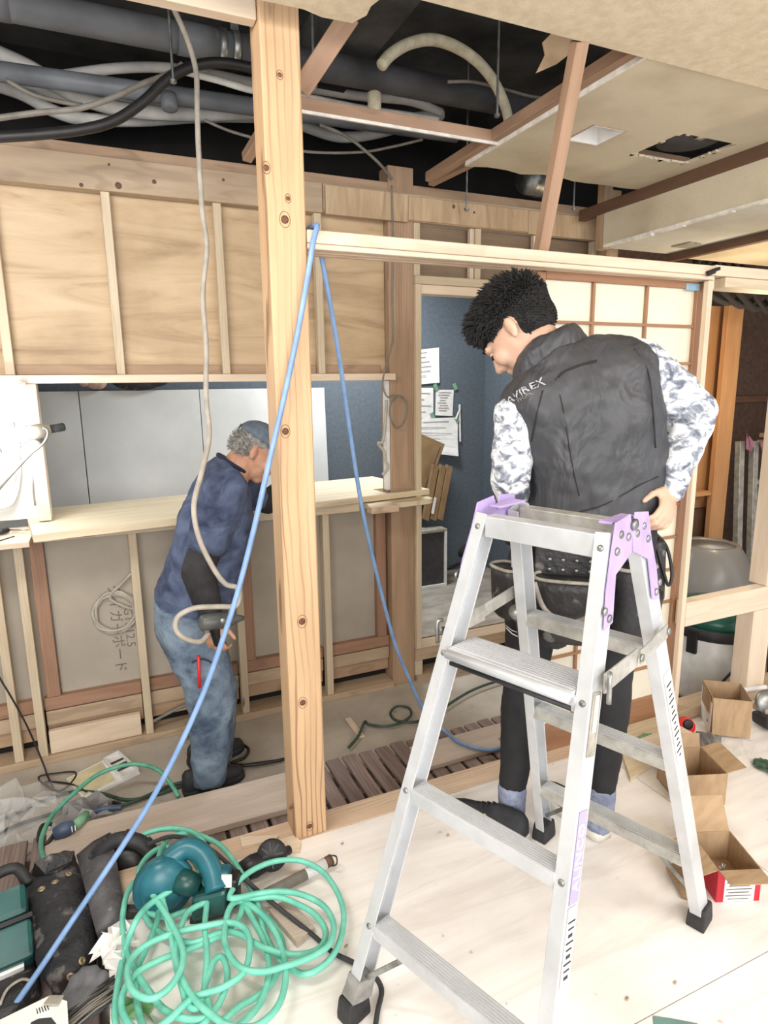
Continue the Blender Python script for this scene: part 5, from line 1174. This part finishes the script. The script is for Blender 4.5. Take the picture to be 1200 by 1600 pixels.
# ================================================================== black tool bags at the lower left
bg = thing('tool_bag', 'worn black leather tool pouch with brass rivets at the lower left', 'tool pouch', (-.2, 1.85, -.13))
m = MB()
rows = [((52, 1366), (118, 1336), .045), ((38, 1396), (128, 1366), .06), ((34, 1425), (140, 1400), .066), ((40, 1455), (148, 1432), .066), ((50, 1490), (152, 1470), .06), ((62, 1522), (146, 1505), .05), ((78, 1545), (125, 1535), .04)]
sil(m, [(at(*l, Z=-.055), at(*r_, Z=-.045), t_) for l, r_, t_ in rows], ex=2.3, tdir=(0, -.1, 1))
bag = organic(m, 'pouch_body', LEATHER2, bg, .010, 3, (.018, .06))
bpy.context.view_layer.update(); dg = bpy.context.evaluated_depsgraph_get()
m = MB(); m.prism([at(x, y, Z=z) for x, y, z in ((50, 1370, .0), (54, 1352, .04), (80, 1338, .045), (117, 1333, .02), (113, 1350, .0), (98, 1362, .005), (70, 1370, .005))], (0, 0, .010)); m.build('flap', LEATHER, bg, bevel=.003)
for x, y in ((65, 1390), (86, 1379), (107, 1366), (128, 1502), (111, 1525)):
    l, n_ = hit(bag, x, y)
    if l: MB().lathe(l+n_*.001, n_, [(.011, 0), (.010, .003), (.005, .004), (.004, .002)], 12).build('rivet', mat('brass_rivet', (176, 160, 130), None, 10, .4, .6), bg, True)
b2 = thing('leather_strap', 'broad grey-black leather belt strap lying over the tool pouch', 'strap', (-.1, 1.95, -.1))
m = MB(); L = [at(x, y, Z=z) for x, y, z in ((119, 1336, -.02), (132, 1385, .03), (140, 1420, .025), (150, 1456, .0), (156, 1472, -.04))]; R_ = [at(x, y, Z=z) for x, y, z in ((172, 1300, .06), (182, 1345, .05), (190, 1390, .035), (196, 1425, .01), (192, 1450, -.03))]
for i in range(4): pass
vs = []
for a, b in zip(crom(L, 4), crom(R_, 4)): vs += [a, a.lerp(b, .5)+V((0, -.005, .012)), b]
m.add(vs, [(i*3+j, i*3+j+1, i*3+j+4, i*3+j+3) for i in range(len(vs)//3-1) for j in range(2)])
o = m.build('strap', mat('scuffed_grey_leather', (96, 95, 97), (58, 57, 60), 10, .55, bump=.4, bscale=50, spots=(24, .64, (128, 126, 124))), b2, True); s_ = o.modifiers.new('s', 'SOLIDIFY'); s_.thickness = .012; s_.offset = -1
m = MB(); m.obox(at(205, 1425, Z=.01), RT, FW, UPV, .05, .03, .03); m.build('buckle', LEATHER, b2, bevel=.006)
ring = thing('brush_wheel', 'round black rubber guard standing behind the leather strap', 'guard', (0, 1.95, -.1))
cc = at(198, 1356, Z=-.015); axr = (V((-.25, -.9, .25))).normalized(); e1 = axr.orthogonal().normalized(); e2 = axr.cross(e1)
MB().tube([cc+(e1*math.cos(a)+e2*math.sin(a)*1.15)*.082 for a in [2*math.pi*k/24 for k in range(24)]], .024, 12, closed=True).build('tyre', RUBBER, ring, True)
MB().lathe(cc, axr, [(.065, -.01), (.07, 0), (.03, .012), (.01, .014)], 20).build('disc', BLACKP, ring, True)
for k in range(10):
    a = 2*math.pi*k/10; MB().obox(cc+(e1*math.cos(a)+e2*math.sin(a)*1.15)*.098, e1*math.cos(a)+e2*math.sin(a), axr, (e1*math.cos(a)+e2*math.sin(a)).cross(axr), .018, .03, .016).build('lug', RUBBER, ring, bevel=.003)
crumple('crumpled_paper', [at(140, 1492, Z=.0), at(208, 1452, Z=.01), at(216, 1502, Z=.005), at(172, 1522, Z=-.01)], 7, 6, .05, WHITEP, 21, 'crumpled white paper in front of the leather strap', 'paper', thick=.001)
gl = thing('work_glove', 'grey work glove with stubby fingers under the tool pouch', 'glove', at(140, 1550, Z=-.1))
m = MB(); g0 = at(135, 1560, Z=-.02)
m.ell(g0, (.06, -.03, 0), (.03, .045, 0), (0, 0, .03))
for k, (x, y) in enumerate(((118, 1532), (132, 1520), (146, 1518), (160, 1526))): m.caps(g0+V((-.03+.02*k, .03, .01)), .017, at(x, y, Z=.01), .016)
organic(m, 'glove', mat('grey_glove', (112, 112, 114), (76, 76, 80), 14, .8), gl, .007, 2)
wr = thing('wire_bundle', 'bundle of grey tie wires at the bottom left corner', 'wire', at(140, 1580, Z=-.1))
rr = random.Random(9)
for k in range(34):
    ox = rr.uniform(-1, 1); a = at(98+ox*9, 1606+ox*16+rr.uniform(-3, 3), Z=-.02+rr.uniform(0, .02)); b = at(186+ox*8, 1540+ox*16+rr.uniform(-3, 3), Z=.0+rr.uniform(0, .03))
    MB().tube([a, a.lerp(b, .5)+V((0, 0, rr.uniform(0, .012))), b], .0022, 5).build('wire', GREYCD if k % 2 else INKD, wr, True)
tl = thing('power_planer', 'dark green power planer half cut by the left edge of the picture', 'power tool', at(20, 1500, Z=-.13))
c0 = at(4, 1455, Z=-.01); xa = (atd(40, 1485, 1.86)-atd(5, 1500, 1.86)).normalized(); za = (atd(20, 1410, 2.0)-atd(26, 1500, 1.86)).normalized(); ya = xa.cross(za)
MB().obox(c0+za*.05, xa, ya, za, .13, .09, .09).build('housing', TEAL_D, tl, bevel=.018); MB().obox(c0-za*.06, xa, ya, za, .14, .10, .10).build('base_housing', TEAL_D, tl, bevel=.012)
MB().obox(c0-za*.005, xa, ya, za, .145, .10, .012).build('rubber_band', RUBBER, tl); MB().obox(c0-za*.112+ya*-.02+xa*.0, xa, ya, za, .09, .09, .012).build('name_plate', WHITEP, tl, bevel=.002)
MB().tube(crom([c0+za*.08-xa*.08, c0+za*.15-xa*.03, c0+za*.16+xa*.04, c0+za*.10+xa*.07], 5), .016, 10).build('handle', RUBBER, tl, True)
bt = thing('battery_pack', 'flat brown-black tool case under the planer at the left edge', 'case', at(30, 1560, Z=-.13))
MB().prism([at(x, y, Z=-.12) for x, y in ((-20, 1545), (55, 1512), (68, 1560), (30, 1600), (-20, 1620))], (0, 0, .05)).build('case', LEATHER, bt, bevel=.012)
MB().tube(crom([at(x, y, Z=-.065) for x, y in ((0, 1570), (12, 1545), (35, 1530), (52, 1535))], 4), .004, 6).build('seam', GREYTRIM, bt, True)
pb = thing('printed_leaflet', 'white printed leaflet with a dark shape at the bottom left corner', 'leaflet', at(60, 1590, Z=.0))
MB().prism([at(x, y, Z=.03) for x, y in ((0, 1595), (80, 1556), (105, 1566), (108, 1620), (0, 1640))], (0, 0, .003)).build('sheet', WHITEP, pb)
MB().prism([at(x, y, Z=.0335) for x, y in ((48, 1598), (60, 1592), (80, 1590), (88, 1600), (88, 1612), (46, 1614))], (0, 0, .0008)).build('dark_print', INKD, pb)
for k in range(5): MB().bar(at(57+k*4, 1576-k*1.5, Z=.0335), at(59+k*4.3, 1584-k*1.5, Z=.0335), (0, 0, 1), .0008, .002).build('handwriting', INKD, pb)
MB().obox(at(84, 1563, Z=.036), RT, FW, UPV, .035, .03, .004).build('clip', GREYTRIM, pb, bevel=.003)

# ================================================================== tools near the green hose
bw = thing('blower', 'teal cordless blower with round fan housing under the green hose', 'power tool', (.15, 1.65, 0))
fc = at(256, 1384, Z=.075)
MB().ell(fc, (.072, 0, .0), (0, .05, 0), (0, 0, .085), 22, 14).build('fan_housing', TEAL, bw, True)
MB().lathe(fc, (0, -1, .2), [(.078, -.02), (.083, -.01), (.083, .01), (.078, .02)], 26).build('housing_rim', TEAL, bw, True)
h1 = [at(x, y, Z=z) for x, y, z in ((262, 1345, .13), (290, 1326, .15), (315, 1334, .14), (332, 1362, .11), (338, 1392, .08))]
MB().tube(crom(h1, 5), .03, 12).build('handle', TEAL, bw, True)
MB().tube([at(276, 1375, Z=.09), at(312, 1385, Z=.07)], [.04, .026], 12).build('neck', TEAL_D, bw, True)
c0 = at(332, 1402, Z=.04); MB().obox(c0, RT+UPV*.25, FW, UPV, .10, .09, .07).build('battery', TEAL_D, bw, bevel=.012); MB().obox(c0+V((0, 0, -.033)), RT+UPV*.25, FW, UPV, .11, .095, .02).build('battery_foot', RUBBER, bw, bevel=.004)
c1 = at(345, 1372, Z=.09); MB().obox(c1, RT, FW, UPV, .055, .05, .06).build('switch_housing', TEAL, bw, bevel=.01); MB().obox(at(357, 1370, Z=.10)-FW*.02, RT, FW, UPV, .028, .006, .034).build('label', WHITEP, bw)
MB().obox(at(360, 1388, Z=.06), RT, FW, UPV, .05, .06, .08).build('pack', BLACKP, bw, bevel=.008)
gr = thing('angle_grinder', 'black angle grinder with a round disc guard by the wood offcuts', 'power tool', (.35, 1.7, 0))
g1, g2 = at(378, 1362, Z=.035), at(436, 1334, Z=.04)
MB().tube([g1, g1.lerp(g2, .3), g1.lerp(g2, .6), g2], [.028, .034, .03, .022], 14).build('body', BLACKP, gr, True)
dc = at(425, 1336, Z=.06); MB().lathe(dc, (-.3, -.8, .55), [(.012, -.02), (.042, -.012), (.046, 0), (.040, .01), (.012, .014)], 24).build('disc_guard', RUBBER, gr, True)
for k in range(8):
    a = 2*math.pi*k/8; n_ = V((-.3, -.8, .55)).normalized(); e1 = n_.orthogonal().normalized(); e2 = n_.cross(e1); MB().bar(dc+n_*.013+(e1*math.cos(a)+e2*math.sin(a))*.012, dc+n_*.013+(e1*math.cos(a)+e2*math.sin(a))*.036, n_, .003, .005).build('guard_rib', BLACKP, gr)
MB().tube([g2, at(452, 1328, Z=.03)], .014, 10).build('nozzle', BLACKP, gr, True)
rd = thing('extension_pole', 'grey pole with a taped white end and wire loop beside the hose', 'pole', (.45, 1.63, 0))
a, b, c = at(415, 1398, Z=.02), at(478, 1366, Z=.025), at(508, 1349, Z=.028)
MB().tube([a, b], .016, 12).build('pole', GREYCD, rd, True); MB().tube([b, c], .017, 12).build('white_end', WHITEPL, rd, True); MB().tube([c, at(518, 1343, Z=.03)], .0165, 12).build('tape_end', W_DKBR, rd, True)
MB().tube(crom([at(515, 1337, Z=.04), at(525, 1338, Z=.05), at(526, 1350, Z=.04), at(518, 1353, Z=.03)], 5), .0025, 6).build('wire_loop', INKD, rd, True)
crumple('green_film', [at(172, 1592, Z=.001), at(236, 1598, Z=.001), at(240, 1560, Z=.001), at(180, 1568, Z=.001)], 5, 4, .02, mat('leaf_green_film', (122, 170, 112), None, 10, .5), 15, 'folded green film under the front of the hose heap', 'film', thick=.001)
MB().prism([at(x, y, Z=.0005) for x, y in ((1020, 1588), (1048, 1592), (1090, 1600), (1085, 1640), (1024, 1625))], (0, 0, .002)).build('green_card', mat('sage_card', (112, 146, 138), None, 10, .7), None, label='sage green card at the bottom edge of the floor', cat='card')

# ================================================================== boxes on the right
def carton(loc, ang, L, Wd, H, m_, label, flaps, inner=None, name='cardboard_box', th=.003, extra=None):
    ca, sa = math.cos(ang), math.sin(ang); ex = V((ca, sa, 0)); ey = V((-sa, ca, 0)); o0 = V(loc)
    t = thing(name, label, 'box', o0)
    MB().obox(o0+V((0, 0, th/2)), ex, ey, (0, 0, 1), L, Wd, th).build('base', m_, t)
    for nm, c, a_, l in (('side', ey*(-Wd/2+th/2), ex, L), ('side', ey*(Wd/2-th/2), ex, L), ('side', ex*(L/2-th/2), ey, Wd-2*th), ('side', ex*(-L/2+th/2), ey, Wd-2*th)):
        MB().obox(o0+c+V((0, 0, H/2)), a_, a_.cross(V((0, 0, 1))), (0, 0, 1), l, th, H).build(nm, m_, t)
    for sd, tilt, ln in flaps:
        n_ = {'f': -ey, 'b': ey, 'r': ex, 'l': -ex}[sd]; a_ = ex if sd in 'fb' else ey; half = Wd/2 if sd in 'fb' else L/2; l = L if sd in 'fb' else Wd
        d_ = n_*math.cos(tilt)+V((0, 0, 1))*math.sin(tilt); c = o0+n_*half+V((0, 0, H))+d_*ln/2
        MB().obox(c, a_, d_, a_.cross(d_), l*.96, ln, th*.8).build('flap', m_, t)
    return t, ex, ey, o0
t, ex, ey, o0 = carton((1.565, 1.09, 0), math.radians(-22), .125, .16, .10, CARD, 'small open screw carton printed red and white by the ladder foot', [('f', .05, .055), ('b', 1.0, .10), ('l', -.35, .08)])
MB().obox(o0-ey*.0812+V((0, 0, .05)), ex, ey, (0, 0, 1), .125, .001, .10).build('red_print', REDC, t); MB().obox(o0-ey*.0822+V((.002, 0, .045)), ex, ey, (0, 0, 1), .088, .001, .088).build('white_label', WHITEP, t)
MB().obox(o0-ex*.0632+V((0, 0, .05)), ey, ex, (0, 0, 1), .16, .001, .10).build('red_print', REDC, t)
for k in range(6): MB().obox(o0-ey*.0828+V((0, 0, .01+k*.0105)), ex, ey, (0, 0, 1), .06+.014*((k*3) % 2), .0006, .0025).build('print_line', INK, t)
for k in range(3): MB().tube([o0-ey*.075-ex*.05+V((0, 0, .095)), o0-ey*.08-ex*(.05-.012*(k-1))+V((0, .004*k, .122-.006*abs(k-1)))], .0018, 5).build('screw', STEEL, t, True)
t, ex, ey, o0 = carton((1.83, 1.43, 0), math.radians(-20), .16, .17, .12, CARD, 'plain brown carton with a raised flap behind the ladder rail', [('r', .25, .07), ('b', 1.35, .05)])
MB().prism([at(x, y, Z=.004) for x, y in ((1040, 1358), (1062, 1348), (1082, 1388), (1080, 1407), (1066, 1404))], (0, 0, .012)).build('carton_lid', CARD, None, label='torn brown lid lying behind the rear ladder foot', cat='box lid', bevel=.003)
t, ex, ey, o0 = carton((2.33, 1.685, 0), math.radians(-38), .15, .17, .165, CARD, 'open brown carton with a white printed side near the frame kerb', [('f', -1.45, .155)])
MB().obox(o0-ex*.0762+V((0, 0, .07)), ey, ex, (0, 0, 1), .17, .001, .14).build('white_print', WHITEP, t)
MB().obox(o0-ex*.078+V((0, 0, .12)), ey, ex, (0, 0, 1), .13, .0015, .08).build('side_flap', CARD, t)
MB().lathe(o0-ex*.0772-ey*.04+V((0, 0, .04)), -ex, [(.006, 0), (.006, .0006)], 10).build('printed_mark', INKD, t)
# boards
bd = MB().prism([at(x, y, Z=.0005) for x, y in ((872, 1140), (1000, 1108), (1086, 1160), (957, 1240), (890, 1290))], (0, 0, .009)).build('plywood_offcut', W_SHELF, None, label='tan plywood offcut under the man\'s right foot', cat='board', bevel=.001) if False else None
offcut([(985, 1222), (965, 1160), (1002, 1110), (1090, 1152), (1050, 1176), (1000, 1212)], .0005, .012, 'flat tan plywood offcut on the floor beyond the ladder', W_SHELF)
blk = thing('timber_block', 'stubby timber block with a white painted end on the plywood offcut', 'block', at(1060, 1170, Z=.013))
p0, p1 = at(1010, 1172, Z=.05), at(1068, 1150, Z=.05); timber('block', p0, p1+(p1-p0)*.1, .09, .045, W_NEW, blk, side=(p1-p0).cross(V((0, 0, 1))))
q = at(1062, 1186, Z=.03); MB().obox(q, RT, FW, UPV, .055, .004, .05).build('white_end', WHITEP, blk)
crumple('green_tape_scrap', [at(985, 1158, Z=.014), at(1018, 1146, Z=.014), at(1016, 1158, Z=.014), at(990, 1166, Z=.014)], 5, 3, .018, GREENTAPE, 31, 'strip of green tape on the tan plywood offcut', 'tape', thick=.001)
tm_ = thing('tape_measure', 'red and black tape measure beside the timber block', 'tape measure', at(1068, 1143, Z=0))
c = at(1071, 1134, Z=.04); MB().lathe(c-FW*.018, FW, [(.018, -.006), (.034, 0), (.036, .012), (.034, .034), (.02, .04)], 20).build('case', REDP, tm_, True); MB().lathe(c-FW*.027+UPV*.012, FW, [(.012, 0), (.022, .003), (.022, .006)], 16).build('black_face', BLACKP, tm_, True)
MB().obox(c-UPV*.036, RT, FW, UPV, .03, .03, .012).build('foot', BLACKP, tm_)
crumple('plastic_sheet', [at(1088, 1144, Z=.002), at(1128, 1155, Z=.002), at(1124, 1204, Z=.002), at(1094, 1196, Z=.002)], 6, 6, .02, mat('grey_film', (142, 144, 146), (112, 114, 116), 14, .4), 41, 'wrinkled grey plastic sheet between the cartons', 'plastic sheet', thick=.001)
crumple('plastic_bag', [at(1128, 1154, Z=.002), at(1190, 1165, Z=.002), at(1182, 1192, Z=.002), at(1127, 1178, Z=.002)], 7, 4, .022, PLASTIC_CLR, 42, 'clear plastic bag lying in front of the open carton', 'plastic bag')
crumple('green_net', [at(1173, 1196, Z=.002), at(1188, 1186, Z=.002), at(1215, 1200, Z=.002), at(1205, 1214, Z=.002)], 6, 5, .02, mat('green_net', (78, 104, 82), (52, 74, 58), 30, .8), 43, 'scrap of dark green netting at the right edge', 'netting', thick=.001)
cable('white_tube', [at(1136, 1081, Z=.06), at(1160, 1078, Z=.06), at(1196, 1073, Z=.06)], .011, WHITEPL, None, label='white plastic tube lying on the kerb timber', cat='tube')
gs = thing('circular_saw', 'grey circular saw partly cut by the right edge', 'power tool', at(1196, 1130, Z=0))
c = at(1200, 1098, Z=.09); MB().lathe(c, -FW+UPV*.2, [(.05, -.015), (.056, 0), (.05, .012), (.01, .016)], 22).build('blade_guard', STEEL, gs, True); MB().obox(at(1204, 1125, Z=.03), RT, FW, UPV, .10, .12, .05).build('motor', INKD, gs, bevel=.012); MB().obox(at(1203, 1108, Z=.05), RT, FW, UPV, .10, .10, .03).build('housing', W_TAN, gs, bevel=.008)
# floor crumbs
for i, (x, y, lab) in enumerate(((541, 1478, 'tiny brown wood chip near the ladder\'s left foot'), (535, 1318, 'tiny brown wood chip in front of the floor sill'), (700, 1305, 'tiny brown wood chip inside the ladder footprint'), (885, 1410, 'tiny brown wood chip behind the near ladder rail'), (1055, 1535, 'tiny brown wood chip beside the floor seam'), (980, 1560, 'tiny brown wood chip near the sage green card'))):
    MB().ell(at(x, y, Z=.003), (.006, .002, 0), (0, .004, 0), (0, 0, .003), 8, 5).build('wood_chip', W_OLD, None, True, label=lab, cat='wood chip', group='chips on the plywood floor')

# ================================================================== room beyond the frame on the right
vc = thing('vacuum_cleaner', 'green topped drum vacuum with white tank behind the low rail', 'vacuum', (2.86, 2.15, -.2))
vx, vy = 2.86, 2.18
MB().lathe((vx, vy, -.2), (0, 0, 1), [(.20, .03), (.205, .05), (.215, .36), (.215, .375)], 32).build('tank', WHITEPL, vc, True)
MB().lathe((vx, vy, -.2), (0, 0, 1), [(.222, .375), (.228, .38), (.228, .43), (.222, .435)], 32).build('band', RUBBER, vc, True)
MB().lathe((vx, vy, -.2), (0, 0, 1), [(.222, .435), (.215, .475), (.18, .51), (.1, .53), (.05, .535)], 32).build('motor_cover', mat('vacuum_green', (28, 92, 78), (20, 74, 62), 10, .35), vc, True)
for a in (-1.9, -2.9, -1.0):
    p = V((vx+math.cos(a)*.225, vy+math.sin(a)*.225, .17)); n_ = V((math.cos(a), math.sin(a), 0)); MB().obox(p+V((0, 0, -.01)), n_, V((-n_.y, n_.x, 0)), (0, 0, 1), .02, .05, .12).build('latch', BLACKP, vc, bevel=.004)
for k in range(4):
    a = k*math.pi/2+.6; MB().lathe((vx+math.cos(a)*.17, vy+math.sin(a)*.17, -.2), (0, 0, 1), [(.02, 0), (.022, .02), (.014, .035)], 12).build('castor', RUBBER, vc, True)
cable('vacuum_cord', [V((vx+.1, vy-.2, .22)), V((vx-.02, vy-.25, .15)), V((vx-.16, vy-.22, .03)), V((vx-.19, vy-.2, -.06)), V((vx-.1, vy-.26, -.14)), V((vx+.02, vy-.27, -.13)), V((vx+.1, vy-.25, 0)), V((vx+.12, vy-.2, .2))], .007, BLACKC, vc)
tbox('floor_timber', (2.30, 1.93, -.199), (2.75, 1.97, -.16), W_PALE, None, label='pale batten on the floor in front of the vacuum', cat='batten')
MB().obox((2.72, 1.95, -.12), (1, 0, 0), (0, 1, 0), (0, 0, 1), .07, .05, .07).build('wood_block', W_NEW, None, label='small wood block beside the short leg', cat='block', bevel=.003)
bn = thing('rubbish_bag', 'grey plastic rubbish bag over a black bin beyond the frame', 'bin', (3.45, 2.72, -.2))
MB().lathe((3.45, 2.72, -.2), (0, 0, 1), [(.25, 0), (.28, .02), (.30, .27), (.30, .30)], 28).build('bin', mat('navy_bin', (34, 40, 50), None, 10, .5), bn, True)
m = MB(); rr = random.Random(6); rings = []
for i, (r_, h_) in enumerate(((.315, .24), (.32, .30), (.30, .40), (.255, .52), (.20, .61), (.175, .645), (.16, .65), (.15, .63))): rings.append([V((3.45+math.cos(a)*r_*(1+.03*math.sin(a*7+i)), 2.72+math.sin(a)*r_*(1+.03*math.cos(a*5+i)), -.2+h_)) for a in [2*math.pi*k/32 for k in range(32)]])
m.rings(rings, caps=False); o = m.build('liner', PLASTIC_SMOKE, bn, True)
MB().lathe((3.45, 2.72, -.2), (0, 0, 1), [(.15, .63), (.158, .634)], 28).build('top_film', mat('pale_film', (186, 188, 190), None, 10, .3), bn, True)
ob = thing('orange_cabinet', 'orange wood cabinet end lit warmly beyond the frame', 'cabinet', (3.5, 3.0, -.2))
tbox('end_post', (3.90, 3.08, -.199), (4.045, 3.12, 1.95), W_ORANGE, ob); tbox('back_panel', (3.4, 3.20, .55), (4.04, 3.22, 1.95), W_ORANGE, ob, grain=2); tbox('shelf', (3.4, 3.09, .66), (3.899, 3.199, .69), W_ORANGE, ob)
tbox('lower_panel', (3.4, 3.18, -.18), (4.04, 3.20, .549), W_DKBR, ob, grain=2); timber('brace', (3.55, 3.12, .1), (3.88, 3.12, .34), .03, .04, W_DKBR, ob)
m = MB()
for k in range(7): m.tube(crom([(3.2+k*.1, 2.78+.02*k, 2.135), (3.28+k*.12, 2.75, 1.96+.01*k), (3.45+k*.12, 2.75, 1.90-.012*k), (3.6+k*.14, 2.8, 1.93)], 4), .016+.003*(k % 3), 6)
m.build('dark_wiring', DARKVOID, None, True, label='tangle of dark wiring under the low ceiling on the right', cat='wiring', kind='stuff')  # wires share the near-black void material
l2 = thing('folded_ladder', 'folded old ladder with pink brackets leaning in the dark right room', 'ladder', (4.3, 3.2, -.2))
la, lb_ = at(1166, 690, Y=3.15), at(1188, 690, Y=3.15)
for p in (la, lb_): timber('rail', (p.x+.02, 3.12, -.199), (p.x, 3.2, p.z), .045, .05, ALU_D, l2)
for z in (.1, .4, .7, 1.0): tbox('rung', (lb_.x+.03, 3.16, z-.015), (lb_.x+.36, 3.2, z+.015), ALU_D, l2)
timber('rail', (lb_.x+.40, 3.12, -.199), (lb_.x+.34, 3.2, la.z), .04, .05, ALU_D, l2)
for s_, p in ((-1, la), (1, lb_)): MB().prism([(p.x-s_*-.05, 3.11, p.z+.06), (p.x+s_*.045, 3.11, p.z+.06), (p.x+s_*.04, 3.11, p.z-.05), (p.x-s_*.01, 3.11, p.z-.07), (p.x-s_*.045, 3.11, p.z-.01)], (0, .012, 0)).build('bracket', PINKP, l2, bevel=.003)
tbox('top_bar', (lb_.x+.05, 3.16, la.z+.02), (lb_.x+.5, 3.2, la.z+.05), W_OLD, l2)
tbox('wall_batten', (2.9, 3.47, 1.28), (5.1, 3.499, 1.33), W_DKBR, None, label='dark batten across the brown wall of the right room', cat='batten')
point('warm_lamp', (3.4, 2.5, 1.5), 18, (1, .78, .5), .06)
